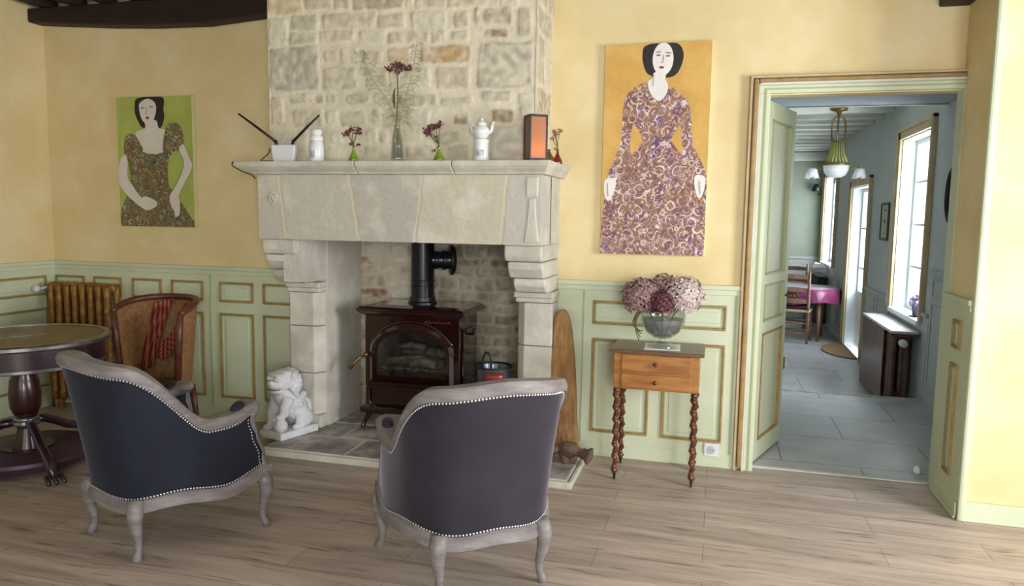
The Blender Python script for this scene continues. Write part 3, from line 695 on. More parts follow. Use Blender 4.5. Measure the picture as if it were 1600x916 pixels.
# inside of the firebox
mk('firebox_cheek', [bb(-2.62, -2.502, 4.46, 5.02, .05, 1.62)], 'stone', parent=fp)
mk('upper_cheek', [bb(-2.62, -2.512, 4.12, 4.46, 1.06, 1.62)], 'stone', parent=fp)
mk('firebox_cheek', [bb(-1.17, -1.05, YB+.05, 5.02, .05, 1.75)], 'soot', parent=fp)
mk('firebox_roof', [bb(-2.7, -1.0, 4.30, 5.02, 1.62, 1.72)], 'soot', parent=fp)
bs = []; random.seed(11); z = .05
while z < 1.75:
    h = random.uniform(.055, .10); x = -2.56+random.uniform(0, .1)
    while x < -1.0:
        w_ = random.uniform(.12, .26); t = random.choice('wwwmmmr') if x < -1.9 else random.choice('mmnndm')
        bs.append((x, z, x+w_-.012, z+h-.012, t)); x += w_
    z += h
def soot(u, v, n3, n4):
    s = 1.0
    d = sqrt(((u+1.66)/.34)**2+((v-1.15)/.35)**2); s -= .34*max(0, min(1, 1.2-d+n4*.5))
    if u > -1.6: s -= .05+.28*max(0, n4)+.14*max(0, n3)
    return max(.36, min(1, s))
mk('firebox_backing', [bb(-2.6, -1.05, 4.96, 5.05, .05, 1.75)], 'soot', parent=fp)
stone_sheet('firebox_back', lambda u, v, h: (u, 4.955-h, v), -2.52, -1.15, .05, 1.62, .0095, bs, '#cfc4ae', fp, depth=.016, soot=soot, warp=.02, fade=.02)
# hearth slabs
hs = [(-2.65, -2.11, 3.92, 4.215), (-2.10, -1.51, 3.92, 4.235), (-1.50, -.945, 3.92, 4.235), (-.935, -.745, 3.92, 4.45), (-2.85, -2.3, 4.225, 4.54), (-2.295, -1.75, 4.255, 4.55), (-1.745, -1.2, 4.245, 4.55), (-1.195, -.93, 4.245, 4.54), (-2.52, -1.95, 4.555, 4.96), (-1.945, -1.17, 4.555, 4.96)]
MT['lip'] = mat('whitened_mortar', '#d0ccc2', '#bdb8ae', 9, .85, bump=.3)
he = thing('stone_hearth', 'low worn grey flagstone hearth running under the stove and the lion statue', 'hearth', (-1.8, 4.3, 0))
for a, b, c, d in hs:
    mk('flagstone', [bb(a, b, c, d, 0.004, .05+random.uniform(-.003, .001))], 'hearth', parent=he, bevel=.007)
mk('mortar_bed', [bb(-2.65, -.74, 3.915, 4.44, 0, .047), bb(-2.84, -.95, 4.2, 4.56, 0, .046), bb(-2.5, -1.18, 4.5, 4.95, 0, .0465)], 'lip', parent=he)
mk('mortar_lip', [bb(-2.665, -.725, 3.888, 3.912, 0, .040)], 'lip', parent=he, bevel=.006)
mk('mortar_lip', [bb(-.735, -.712, 3.89, 4.46, 0, .040)], 'lip', parent=he, bevel=.006)

# ------------------------------------------------------------------ wood stove
sv = thing('wood_stove', 'oxblood enamel wood stove with arched glass door standing in the fireplace', 'stove', (-1.92, 4.70, .05))
x0, x1, y0, y1 = -2.25, -1.585, 4.50, 4.88
for nm_, q_ in (('body_side', (x0, x0+.03, y0, y1, .20, .83)), ('body_side', (x1-.03, x1, y0, y1, .20, .83)), ('body_back', (x0+.03, x1-.03, y1-.03, y1, .20, .83)), ('body_floor', (x0+.03, x1-.03, y0+.02, y1-.03, .20, .40)), ('body_crown', (x0+.03, x1-.03, y0+.02, y1-.03, .80, .83))):
    mk(nm_, [bb(*q_)], 'enamel', parent=sv, bevel=.006)
mk('base_skirt', [loft([[(x0-e, y0-e, z), (x1+e, y0-e, z), (x1+e, y1+e, z), (x0-e, y1+e, z)] for z, e in ((.155, .022), (.17, .03), (.195, .03), (.215, .004))]),
                  prism([(x0+.08, .16), (x1-.08, .16), (x1-.14, .14), (-1.92, .125), (x0+.14, .14)], lambda u, q, w_: (u, w_, q), y0-.02, y0+.02)], 'enamel', parent=sv, bevel=.004)
mk('top_plate', [loft([[(x0-e, y0-e, z), (x1+e, y0-e, z), (x1+e, y1+e, z), (x0-e, y1+e, z)] for z, e in ((.82, .004), (.835, .030), (.85, .045), (.868, .045), (.88, .03), (.892, -.03))])], 'enamel', parent=sv, bevel=.005)
for sx in (0, 1):
    for sy in (0, 1):
        cx = (x0-.0) if not sx else x1+.0; cy = y0 if not sy else y1-.03
        d = -1 if not sx else 1
        mk('leg', [tube([(cx-d*.03, cy+.03, .20), (cx-d*.015, cy+.015, .15), (cx+d*.006, cy, .10), (cx+d*.014, cy-.008, .062), (cx+d*.02, cy-.014, .05)], [.034, .03, .02, .015, .02], 10)], 'enamel', parent=sv, smooth=True)
# door: frame plate with arched opening
dx0, dx1, dz0, dz1 = -2.20, -1.635, .36, .80
def arch(xa, xb, zb, zt, n=18, spring=.55):
    zs = zb+(zt-zb)*spring; P = [(xa, zb), (xb, zb)]
    cx = (xa+xb)/2; rx = (xb-xa)/2
    for i in range(n+1):
        t = pi*i/n; P.append((cx+rx*cos(t), zs+(zt-zs)*sin(t)))
    return P
A_in = arch(-2.165, -1.665, .42, .715); A_mid = arch(-2.19, -1.64, .395, .745); A_out = arch(-2.215, -1.615, .37, .775)
def ringmesh(P, Q, yP, yQ, mi=0):
    n = len(P); v = [(a, yP, b) for a, b in P]+[(a, yQ, b) for a, b in Q]
    return v, [(i, (i+1) % n, (i+1) % n+n, i+n) for i in range(n)], mi
cxx, czz = -1.9175, .56; rect = []
for a, b in A_out:
    dx_, dz_ = a-cxx, b-czz; k_ = min((.33/abs(dx_)) if abs(dx_) > 1e-6 else 9, ((.27 if dz_ > 0 else .36)/abs(dz_)) if abs(dz_) > 1e-6 else 9)
    rect.append((cxx+dx_*k_, czz+dz_*k_))
mk('front_plate', [ringmesh(rect, A_out, y0-.001, y0-.001), ringmesh(A_out, A_out, y0-.001, y0+.03)], 'enamel', parent=sv)
dr = mk('door', [ringmesh(A_out, A_mid, y0-.004, y0-.024), ringmesh(A_mid, A_in, y0-.024, y0-.018), ringmesh(A_in, [(a*.985-1.915*.015, b) for a, b in A_in], y0-.018, y0+.004)], 'enamel', parent=sv, smooth='auto')
mk('door_glass', [prism(A_in, lambda u, q, w_: (u, w_, q), y0-.012, y0-.009)], 'stoveglass', parent=dr)
MT['brick'] = mat('sooty_fire_brick', '#4a4540', '#7a736a', 9, .95)
mk('fire_chamber', [bb(x0+.035, x1-.035, y1-.06, y1-.035, .41, .79), bb(x0+.035, x0+.055, y0+.03, y1-.06, .41, .79), bb(x1-.055, x1-.035, y0+.03, y1-.06, .41, .79)], 'brick', parent=sv)
for (a, b, z, r, y_) in ((-2.13, -1.72, .50, .035, .10), (-2.05, -1.70, .555, .030, .17), (-2.06, -1.86, .60, .026, .12), (-1.95, -1.76, .50, .03, .05)):
    mk('charred_log', [tube([(a, y0+y_, z), ((a+b)/2, y0+y_+.02, z+.012), (b, y0+y_-.01, z-.003)], [r*.8, r, r*.9], 10)], 'log', parent=sv, smooth=True)
mk('ash_bed', [grid(lambda a, b: (x0+.06+(x1-x0-.12)*a, y0+.03+.28*b, .455+.02*mnoise.noise(Vector((a*9, b*5, 0)))), 24, 10)], 'ash', parent=sv, smooth=True)
mk('fire_grate', [bb(-2.16, -1.67, y0-.008, y0-.002, .482, .489), bb(-2.16, -1.67, y0-.008, y0-.002, .442, .450)] + [bb(-2.15+.06*i, -2.145+.06*i, y0-.008, y0-.002, .425, .486) for i in range(9)], 'castiron', parent=sv)
mk('lower_ledge', [bb(x0+.02, x1-.02, y0-.025, y0+.01, .33, .352)], 'enamel', parent=sv, bevel=.006)
mk('arch_ornament', [tube([(-1.915+.33*cos(t), y0-.003, .50+.29*sin(t)) for t in [radians(a) for a in range(28, 153, 6)]], .009, 8)], 'enamel', parent=sv, smooth=True)
mk('scroll_emblem', [tube([(-1.80+.012*i, y0-.002, .792+.007*sin(i*2.2)) for i in range(14)], .0032, 6), tube([(-1.805, y0-.002, .80), (-1.82, y0-.002, .79), (-1.81, y0-.002, .778), (-1.79, y0-.002, .782)], .0035, 6)], mat('worn_bronze_script', '#6a4a3c', None, 5, .35, metal=.4), parent=sv, smooth=True)
mk('side_panel', [bb(x1, x1+.012, y0+.06, y1-.06, .30, .74)], 'enamel', parent=sv, bevel=.008)
h1 = mk('door_handle', [tube([(-2.245, y0-.02, .545), (-2.262, y0-.06, .54), (-2.30, y0-.075, .50), (-2.325, y0-.08, .465)], [.010, .010, .013, .015], 8), ell((-2.242, y0-.01, .552), (.018, .018, .018))], 'brass', parent=sv, smooth=True)
mk('latch', [tube([(-2.25, y0-.015, .36), (-2.275, y0-.03, .345)], .01, 8)], 'brass', parent=sv, smooth=True)
mk('air_lever', [tube([(x1+.01, 4.70, .70), (x1+.035, 4.68, .70), (x1+.045, 4.67, .74)], .008, 8)], 'castiron', parent=sv, smooth=True)
mk('flue_collar', [lathe([(.10, 0), (.10, .012), (.088, .02), (.086, .045)], (-1.925, 4.72, .888))], 'castiron', parent=sv, smooth='auto')
fl = thing('stovepipe', 'black steel stovepipe rising from the stove into the chimney', 'stovepipe', (-1.925, 4.72, .93))
mk('pipe', [lathe([(.079, .92), (.079, 1.0), (.083, 1.003), (.083, 1.012), (.079, 1.015), (.079, 1.04), (.083, 1.043), (.083, 1.05), (.0785, 1.053), (.0785, 1.66)], (-1.925, 4.72, 0), 32)], 'pipe', parent=fl, smooth='auto')
a0 = Vector((-1.925, 4.72, 1.185)); ad = Vector((cos(radians(28)), sin(radians(28)), 0))
def ringtube(c, d, prof):
    S, U = frame_at(d); d = Vector(d); return loft([[c+d*t+(S*cos(2*pi*k/24)+U*sin(2*pi*k/24))*r for k in range(24)] for t, r in prof])
mk('side_branch', [ringtube(a0, ad, [(.03, .05), (.075, .055), (.08, .062), (.10, .062), (.105, .056), (.13, .058), (.135, .068), (.155, .068), (.16, .06), (.185, .064)])], 'pipe', parent=fl, smooth='auto')
mk('wall_rosette', [ringtube(a0, ad, [(.185, .064), (.187, .100), (.20, .105), (.215, .098), (.225, .07)])], 'castiron', parent=fl, smooth='auto')

# ------------------------------------------------------------------ guardian lion statue
ln = thing('lion_statue', 'white stone guardian lion with one paw on a ball, sitting on the hearth', 'statue', (-2.655, 4.21, .05), radians(-108), local=True)
# local: +x = lion facing direction
def Lb(parts, name, m='statue', vox=.006):
    o = mk(name, parts, m, parent=ln, local=True, smooth=True)
    r = o.modifiers.new('merge', 'REMESH'); r.mode = 'VOXEL'; r.voxel_size = vox; r.use_smooth_shade = True
    s = o.modifiers.new('soft', 'SMOOTH'); s.factor = .5; s.iterations = 5
    return o
def RY(d): return Matrix.Rotation(radians(d), 3, 'Y')
mk('plinth', [loft([[(-.15, -.10, z), (.15, -.10, z), (.15, .10, z), (-.15, .10, z)] if k else [(-.155, -.105, z), (.155, -.105, z), (.155, .105, z), (-.155, .105, z)] for z, k in ((0, 0), (.04, 0), (.048, 1))])], 'statue', parent=ln, local=True, bevel=.006)
bd = [ell((-.055, 0, .15), (.085, .082, .10), rot=RY(20)), ell((.01, 0, .21), (.075, .075, .105), rot=RY(12)), ell((.035, 0, .255), (.07, .078, .075)),
      ell((-.07, .065, .10), (.075, .035, .06)), ell((-.07, -.065, .10), (.075, .035, .06)),
      ell((-.02, .075, .06), (.06, .026, .022)), ell((-.02, -.075, .06), (.06, .026, .022)),
      tube([(.05, -.055, .25), (.085, -.06, .16), (.095, -.058, .09), (.105, -.055, .06)], [.042, .034, .028, .026], 12), ell((.125, -.055, .062), (.038, .03, .02)),
      tube([(.05, .055, .25), (.09, .062, .19), (.10, .065, .14)], [.042, .034, .028], 12), ell((.125, .065, .145), (.034, .03, .02)),
      ell((.125, .065, .088), (.046, .046, .046))]
for sgn in (-1, 1):
    for j in range(4): bd.append(ell((.0-.012*j, sgn*.074, .285-.03*j), (.024, .016, .018)))
for i in range(5): bd.append(ell((-.07-.006*i, (i-2)*.012, .17+.02*i), (.028, .03, .026)))
bd.append(tube([(-.13, 0, .08), (-.155, .0, .13), (-.145, 0, .19), (-.12, 0, .22)], [.03, .034, .03, .016], 10))
Lb(bd, 'body')
hd = [ell((.045, 0, .355), (.080, .086, .070)), ell((.105, 0, .338), (.050, .066, .030)), ell((.095, 0, .298), (.046, .056, .018)), ell((.142, 0, .358), (.020, .028, .018)),
      ell((.112, .038, .385), (.026, .026, .022)), ell((.112, -.038, .385), (.026, .026, .022)), ell((.098, 0, .412), (.045, .07, .014)),
      ell((.02, .084, .395), (.026, .014, .030)), ell((.02, -.084, .395), (.026, .014, .030)), ell((.035, 0, .415), (.072, .074, .022))]
for i in range(12):
    a = radians(-120+22*i); hd.append(ell((-.008, .084*sin(a), .345+.076*cos(a)), (.034, .020, .020)))
for s in (-1, 1):
    for j in range(5): hd.append(ell((.050-.014*j, s*.080, .330-.018*j), (.018, .016, .015)))
Lb(hd, 'head', vox=.005)
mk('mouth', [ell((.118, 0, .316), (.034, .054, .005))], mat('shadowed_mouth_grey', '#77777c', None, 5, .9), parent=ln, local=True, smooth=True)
for s in (-1, 1): mk('eye', [ell((.134, s*.038, .384), (.008, .009, .009))], 'statue', parent=ln, local=True, smooth=True)

# ------------------------------------------------------------------ bergere armchairs
def chair(name, label, loc, heading, vel, group):
    t = thing(name, label, 'armchair', loc, radians(heading-90), group, local=True)
    ctl = [(-.318, .265), (-.335, .14), (-.33, .0), (-.295, -.15), (-.22, -.255), (-.115, -.312), (0, -.328)]
    ctl = ctl+[(-x, y) for x, y in reversed(ctl[:-1])]
    pts = catmull([(x, y, 0) for x, y in ctl], 7); N = len(pts)
    S = [0]
    for i in range(1, N): S.append(S[-1]+(pts[i]-pts[i-1]).length)
    tot = S[-1]; prm = [s/tot for s in S]
    nrm = []
    for i in range(N):
        T = (pts[min(i+1, N-1)]-pts[max(i-1, 0)]).normalized(); nrm.append(Vector((T.y, -T.x, 0))*1)
    if nrm[N//2].y > 0: nrm = [-n for n in nrm]
    def sm(a, b, x): x = max(0, min(1, (x-a)/(b-a))); return x*x*(3-2*x)
    def top(p):   # p 0..1 along; d distance from arm tip
        d = min(p, 1-p)
        return .612-.036*sm(.0, .13, d)+.275*sm(.165, .365, d)+.03*sm(.33, .5, d)
    def rake(p):
        d = min(p, 1-p); return .012+.095*sm(.12, .40, d)
    def low(p):
        d = min(p, 1-p)
        return .262-.02*sm(0, .12, d)+.012*cos(d*2*pi*4)-.008*sm(.3, .5, d)
    def at(i, h, off=0):
        p = prm[i]; z0 = .24; zt = .88
        k = max(0, (h-z0)/(zt-z0)); tip = .03*math.sin(min(1, max(0, (h-.3)/.26))*pi) if min(p, 1-p) < .02 else 0
        q = pts[i]+nrm[i]*(rake(p)*k**1.15+off)
        d = min(p, 1-p)
        back = (1-sm(0, .09, d)); ks = ((.2, .018), (.27, .018), (.36, .004), (.46, -.03), (.53, -.050), (.60, -.035), (.9, 0))
        for (h0, y0), (h1, y1) in zip(ks, ks[1:]):
            if h0 <= h <= h1: yo = y0+(y1-y0)*sm(h0, h1, h)
        q = q+Vector((0, yo*back, 0))
        return Vector((q.x, q.y, h))
    th = .05
    # outer velvet
    def fo(a, b):
        i = round(a*(N-1)); h0 = low(prm[i])+.03; h1 = top(prm[i])-.028; return at(i, h0+(h1-h0)*b, .002)
    mk('outer_upholstery', [grid(fo, N-1, 12)], vel, parent=t, local=True, smooth=True, fixn=False)
    def fi(a, b):
        i = round(a*(N-1)); h0 = .29; h1 = top(prm[i])-.028
        return at(i, h0+(h1-h0)*b, -th-.028*sin(pi*b)**.5)
    mk('inner_upholstery', [grid(fi, N-1, 10, flip=True)], vel, parent=t, local=True, smooth=True, fixn=False)
    # top rail
    rg = []
    for i in range(N):
        h = top(prm[i]); c = at(i, h, 0); n = nrm[i]
        d = min(prm[i], 1-prm[i]); g = 1+.30*(1-sm(0, .06, d))+.30*(1-sm(.10, .22, d))
        prof = [(.010, -.040), (.014, -.012), (.004, .008), (-.03, .013), (-.062, .004), (-.070, -.018), (-.058, -.040)]
        rg.append([c+n*(a*g)+Vector((0, 0, b)) for a, b in prof])
    mk('top_rail', [loft(rg)], 'woodgrey', parent=t, local=True, smooth='auto')
    # seat rail (apron)
    rg = []
    for i in range(N):
        l = low(prm[i]); n = nrm[i]; c = at(i, .24, 0)
        prof = [(.006, .032), (.014, .024), (.014, .004), (.020, -.004), (.020, -.022), (.008, -.030), (-.045, -.028), (-.05, .03)]
        rg.append([Vector((c.x, c.y, 0))+n*a+Vector((0, 0, l+b)) for a, b in prof])
    mk('seat_rail', [loft(rg)], 'woodgrey', parent=t, local=True, smooth='auto')
    pf = [Vector((x, .30+.03*cos(x/.33*pi/2), 0)) for x in [(-.33+.066*i) for i in range(11)]]
    rg = [[Vector((p.x, p.y+a, .25-.02*cos(p.x/.33*pi)+b)) for a, b in ((.012, .03), (.02, 0), (.012, -.03), (-.03, -.03), (-.03, .03))] for p in pf]
    mk('front_rail', [loft(rg)], 'woodgrey', parent=t, local=True, smooth='auto')
    # front posts from arm tip down to the rail
    for i in (0, N-1):
        P = [at(i, h, -.02) for h in [.25+.0275*k for k in range(13)]]
        P = [p+Vector((0, .004, 0)) for p in P]
        mk('arm_post', [tube(P, [.030-.008*sin(pi*k/12) for k in range(13)], 10)], 'woodgrey', parent=t, local=True, smooth=True)
        tip = at(i, top(0)-.004, -.028)
        mk('arm_scroll', [ell((tip.x, tip.y+.012, tip.z-.012), (.036, .03, .026))], 'woodgrey', parent=t, local=True, smooth=True)
        # arm pad
        js = range(3, 9) if i == 0 else range(N-9, N-3)
        P = [at(j, top(prm[j])+.008, -.028) for j in js]
        mk('arm_pad', [tube(P, [.012, .026, .028, .028, .026, .012], 10)], vel, parent=t, local=True, smooth=True)
    # nailhead braid
    nb = []
    def stud(p, n):
        S_, U_ = frame_at(n); r = .0048
        ring = [p+(S_*cos(k*pi/3)+U_*sin(k*pi/3))*r for k in range(6)]
        return [tuple(q) for q in ring]+[tuple(p+n*r*.9)], [(k, (k+1) % 6, 6) for k in range(6)], 0
    def run(fp_):
        P = [fp_(i) for i in range(N)]; acc = 0; out = []
        for i in range(N-1):
            L_ = (P[i+1]-P[i]).length
            while acc < L_:
                k = acc/L_; out.append(stud(P[i].lerp(P[i+1], k), nrm[i])); acc += .0135
            acc -= L_
        return out
    mk('nailhead_trim', run(lambda i: at(i, top(prm[i])-.048, .006)), 'nail', parent=t, local=True, smooth=True, fixn=False)
    mk('nailhead_trim', run(lambda i: at(i, low(prm[i])+.040, .008)), 'nail', parent=t, local=True, smooth=True, fixn=False)
    for i in (0, N-1):
        vs = []
        for k in range(17):
            h = .29+.0155*k; n = nrm[i]; p = at(i, h, .006); p = p+Vector((0, -.022, 0)); vs.append(stud(p, n))
        mk('nailhead_trim', vs, 'nail', parent=t, local=True, smooth=True, fixn=False)
    # seat cushion
    cp = []
    for q in range(40):
        a = 2*pi*q/40; ca, sa = cos(a), sin(a)
        cp.append((.275*(abs(ca)**.7)*(1 if ca > 0 else -1), .27*(abs(sa)**.7)*(1 if sa > 0 else -1)-.005))
    mk('seat_cushion', [loft([[(x*k, y*k, z) for x, y in cp] for z, k in ((.31, .93), (.33, 1), (.41, 1.0), (.445, .96), (.462, .8), (.468, .4))])], vel, parent=t, local=True, smooth=True)
    # cabriole legs
    for x, y, f in ((-.215, -.27, 0), (.215, -.27, 0), (-.305, .275, 1), (.305, .275, 1)):
        d = Vector((x, y, 0)).normalized()
        kk = [(.265, .0, .034), (.225, .016, .036), (.18, .022, .030), (.13, .012, .022), (.09, .0, .0175), (.045, .002, .016), (.02, .014, .019), (0, .02, .021)]
        mk('leg', [tube([Vector((x, y, z))+d*o_ for z, o_, r in kk], [r for z, o_, r in kk], 12)], 'woodgrey', parent=t, local=True, smooth=True)
    return t
chair('bergere_armchair', 'navy velvet tub armchair with limed grey frame, beside the round pedestal table', (-2.43, 2.86, 0), 67, 'velvet', None)
chair('bergere_armchair', 'aubergine grey velvet tub armchair seen from behind in front of the stove', (-.985, 2.93, 0), 129, 'velvet2', None)

# ------------------------------------------------------------------ pedestal table
tx, ty = -3.87, 3.36
pt = thing('pedestal_table', 'round bronze-topped pedestal table with pewter rim and dark mahogany column', 'table', (tx, ty, 0))
mk('tabletop', [lathe([(.0, .725), (.44, .725), (.452, .735), (.452, .752), (.44, .758), (0, .758)], (tx, ty, 0), 64)], 'tabletop', parent=pt, smooth='auto')
mk('inlaid_medallion', [lathe([(.10, .758), (.10, .7595), (.118, .7595), (.118, .758)], (tx, ty, 0), 40, ring=True), lathe([(.17, .758), (.17, .7592), (.176, .7592), (.176, .758)], (tx, ty, 0), 40, ring=True), lathe([(0, .758), (.06, .7592), (.061, .758)], (tx, ty, 0), 30)], 'inlay', parent=pt)
mk('metal_rim', [lathe([(.425, .758), (.425, .763), (.452, .765), (.464, .755), (.464, .738), (.452, .73), (.44, .73)], (tx, ty, 0), 64, ring=True)], 'pewter', parent=pt, smooth='auto')
mk('apron', [lathe([(.425, .73), (.425, .62), (.40, .62), (.40, .73)], (tx, ty, 0), 64, ring=True)], 'plum', parent=pt, smooth='auto')
mk('apron_band', [lathe([(.428, .622), (.436, .628), (.436, .612), (.428, .607), (.40, .607), (.40, .622)], (tx, ty, 0), 64, ring=True)], 'pewter', parent=pt, smooth='auto')
mk('column', [lathe([(.10, .62), (.055, .60), (.052, .56), (.075, .50), (.085, .42), (.080, .34), (.055, .285), (.045, .28)], (tx, ty, 0), 28)], 'mahog', parent=pt, smooth=True)
mk('column_collar', [lathe([(.05, .285), (.068, .28), (.07, .265), (.060, .258), (.07, .25), (.07, .235), (.05, .225), (.045, .20)], (tx, ty, 0), 28)], 'pewter', parent=pt, smooth=True)
mk('lower_column', [lathe([(.045, .225), (.06, .17), (.08, .10), (.14, .11), (.14, .09), (0, .09)], (tx, ty, 0), 28)], 'mahog', parent=pt, smooth='auto')
mk('platform', [lathe([(0, .10), (.33, .10), (.355, .09), (.36, .07), (.34, .03), (.30, .02), (.0, .02)], (tx, ty, 0), 48)], mat('plum_lacquered_platform', '#3c2434', '#4a2c40', 6, .45), parent=pt, smooth='auto')
for a in (-28, 92, 212):
    d = Vector((cos(radians(a)), sin(radians(a)), 0)); o3 = Vector((tx, ty, 0))
    mk('claw_leg', [tube([o3+d*r+Vector((0, 0, z)) for r, z in ((.05, .25), (.12, .24), (.21, .20), (.29, .155), (.37, .13), (.44, .09), (.50, .035))], [.024, .026, .026, .026, .026, .030, .018], 10)] +
       [tube([o3+Matrix.Rotation(radians(q), 3, 'Z') @ d*r+Vector((0, 0, z)) for r, z in ((.49, .04), (.53, .03), (.55, .012))], [.014, .013, .008], 8) for q in (-4, 0, 4)], 'plum', parent=pt, smooth=True)
# ------------------------------------------------------------------ cane tub chair and scarf
cc = thing('cane_armchair', 'brown wooden tub chair with honey cane back, between the table and the panelled wall', 'armchair', (-3.41, 3.88, 0), radians(-88), local=True)
# local +x is the front
def cv(a, h, off=0):
    r = .212+.045*(h-.42)/.5+off; aa = radians(180+104-208*a)
    return Vector((r*cos(aa), r*1.0*sin(aa), h))
def ctop(a): return .93-.07*(abs(a-.5)*2)**3
mk('cane_back', [grid(lambda a, b: cv(a, .37+(ctop(a)-.02-.37)*b), 40, 8)], 'cane', parent=cc, local=True, smooth=True, solid=.012)
mk('top_rail', [tube([cv(i/40, ctop(i/40)) for i in range(41)], .020, 10)], 'chairwood', parent=cc, local=True, smooth=True)
mk('seat_ring', [tube([cv(i/40, .36) for i in range(41)]+[Vector((.21, .0, .36))], .024, 8, closed=True)], 'chairwood', parent=cc, local=True, smooth=True)
for a in (0, 1):
    mk('back_post', [tube([cv(a, .36), cv(a, .7), cv(a, ctop(a))], .017 if a in (.22, .78) else .022, 8)], 'chairwood', parent=cc, local=True, smooth=True)
mk('seat', [loft([[(.195*cos(2*pi*k/32), .195*sin(2*pi*k/32), z) for k in range(32)] for z in (.35, .39)])], 'cane', parent=cc, local=True, bevel=.008)
for x, y in ((.15, .17), (.15, -.17), (-.17, .14), (-.17, -.14)):
    mk('leg', [tube([(x, y, .36), (x*1.08, y*1.08, .2), (x*1.2, y*1.2, 0)], [.022, .018, .013], 10)], 'chairwood', parent=cc, local=True, smooth=True)
R3 = Matrix.Rotation(radians(-88), 3, 'Z')
def cw(a, h, off): return R3 @ cv(a, h, off)+Vector((-3.41, 3.88, 0))
stripe = []
def swag(a0, a1, h0, h1, off, n=18):
    def f(u, b):
        a = a0(u)+b*(a1(u)-a0(u)); h = h0(u)+b*(h1(u)-h0(u)); return cw(a, h, off-.008-.010*sin(b*pi*5+u*2))
    return grid(f, n, 20)
m, nt, p = nodes('red_striped_scarf'); p.inputs['Roughness'].default_value = .85
tcn = nt.nodes.new('ShaderNodeTexCoord'); wv = nt.nodes.new('ShaderNodeTexWave'); wv.inputs['Scale'].default_value = 13; wv.inputs['Distortion'].default_value = 1.2
rp = nt.nodes.new('ShaderNodeValToRGB'); rp.color_ramp.elements[0].color = C('#6a2018'); rp.color_ramp.elements[1].color = C('#a86850'); rp.color_ramp.elements[1].position = .9
e = rp.color_ramp.elements.new(.6); e.color = C('#7e3024')
nt.links.new(tcn.outputs['Object'], wv.inputs['Vector']); nt.links.new(wv.outputs[0], rp.inputs[0]); nt.links.new(rp.outputs[0], p.inputs['Base Color'])
MT['scarf'] = m
def band(cf, wf, off, n=24, ripples=4):
    def f(u, b):
        a, h = cf(u); wa, wh = wf(u); q = b-.5; return cw(a+wa*q, h+wh*q, off-.010-.005*sin(b*pi*2*ripples+u*2))
    return grid(f, n, 26)
mk('striped_scarf', [band(lambda u: (.40-.17*u, .905-.44*u), lambda u: (.15-.02*u, .03), -.028),
                     band(lambda u: (.68-.34*u, .88-.27*sin(pi*u*.62)-.03*u), lambda u: (-.10*(1-u), .07+.06*u), -.045)], 'scarf', smooth=True, solid=.006,
   label='red striped scarf draped inside the back of the cane tub chair', cat='scarf')

# ------------------------------------------------------------------ radiators
def radiator(name, label, p0, along, n, pitch, z0, z1, m, depth=.11, feet=True, cols=2):
    A = Vector(along).normalized(); D = Vector((-A.y, A.x, 0)); P0 = Vector(p0)
    r = thing(name, label, 'radiator', (p0[0], p0[1], z0-.08))
    for i in range(n):
        c = P0+A*(pitch*(i+.5)); pr = []
        for s in ([-1, 1] if cols == 2 else [-1, 0, 1]):
            q = c+D*(s*depth*.32)
            pr.append(tube([q+Vector((0, 0, z)) for z in (z0, z0+.03, z0+.08, (z0+z1)/2, z1-.08, z1-.03, z1)], [.016, .028, .023, .023, .023, .028, .016], 10))
        for z in (z0+.035, z1-.035):
            pr.append(tube([c-D*depth*.42+Vector((0, 0, z)), c-D*depth*.2+Vector((0, 0, z+.012)), c+D*depth*.2+Vector((0, 0, z+.012)), c+D*depth*.42+Vector((0, 0, z))], [.016, .028, .028, .016], 10))
        mk('radiator_section', pr, m, parent=r, smooth=True)
    for z in (z0+.035, z1-.035): mk('connecting_tube', [tube([P0+Vector((0, 0, z)), P0+A*pitch*n+Vector((0, 0, z))], .016, 8)], m, parent=r, smooth=True)
    for i in (0, n-1):
        c = P0+A*(pitch*(i+.5)); mk('foot', [tube([c+Vector((0, 0, z0+.03)), c+Vector((0, 0, z0-.08))], [.02, .026], 8)], m, parent=r, smooth=True)
    return r
radiator('cast_iron_radiator', 'gold painted cast iron column radiator in the corner behind the round table', (-4.755, 4.40, 0), (1, 0, 0), 8, .0715, .08, .955, 'radgold', depth=.13)
rv = bpy.data.objects['cast_iron_radiator']
mk('thermostat_valve', [tube([(-4.86, 4.36, .90), (-4.83, 4.33, .905), (-4.80, 4.32, .91)], [.022, .026, .022], 12), tube([(-4.81, 4.34, .905), (-4.77, 4.40, .92)], .01, 8)], 'whitepl', parent=rv, smooth=True)
mk('supply_pipe', [tube([(-4.80, 4.40, 0), (-4.80, 4.40, .90)], .009, 8)], 'radgold', parent=rv, smooth=True)
r2_ = radiator('cast_iron_radiator', 'brown cast iron radiator with marble shelf under the hall window', (1.61, 7.12, 0), (0, 1, 0), 12, .098, FZ+.08, .50, 'raddark', depth=.17, cols=2)
mk('marble_shelf', [bb(1.50, 1.73, 7.06, 8.36, .52, .545)], 'marble', parent=r2_, bevel=.006)
for y_ in (7.10, 8.28): mk('shelf_bracket', [bb(1.51, 1.74, y_, y_+.02, .49, .52)], 'raddark', parent=r2_)
mk('side_board', [bb(1.505, 1.52, 7.35, 8.36, FZ+.02, .52)], 'raddark', parent=r2_, bevel=.004)
mk('thermostat_valve', [tube([(1.60, 7.0, .44), (1.60, 7.05, .44), (1.60, 7.10, .44)], [.03, .034, .028], 14)], 'whitepl', parent=r2_, smooth=True)
mk('supply_pipe', [tube([(1.60, 7.08, .42), (1.60, 7.08, FZ)], .010, 8)], 'raddark', parent=r2_, smooth=True)
r3 = radiator('cast_iron_radiator', 'dark radiator under the farthest window behind the purple table', (1.62, 12.35, 0), (0, 1, 0), 9, .10, FZ+.08, .62, 'castiron', depth=.17)

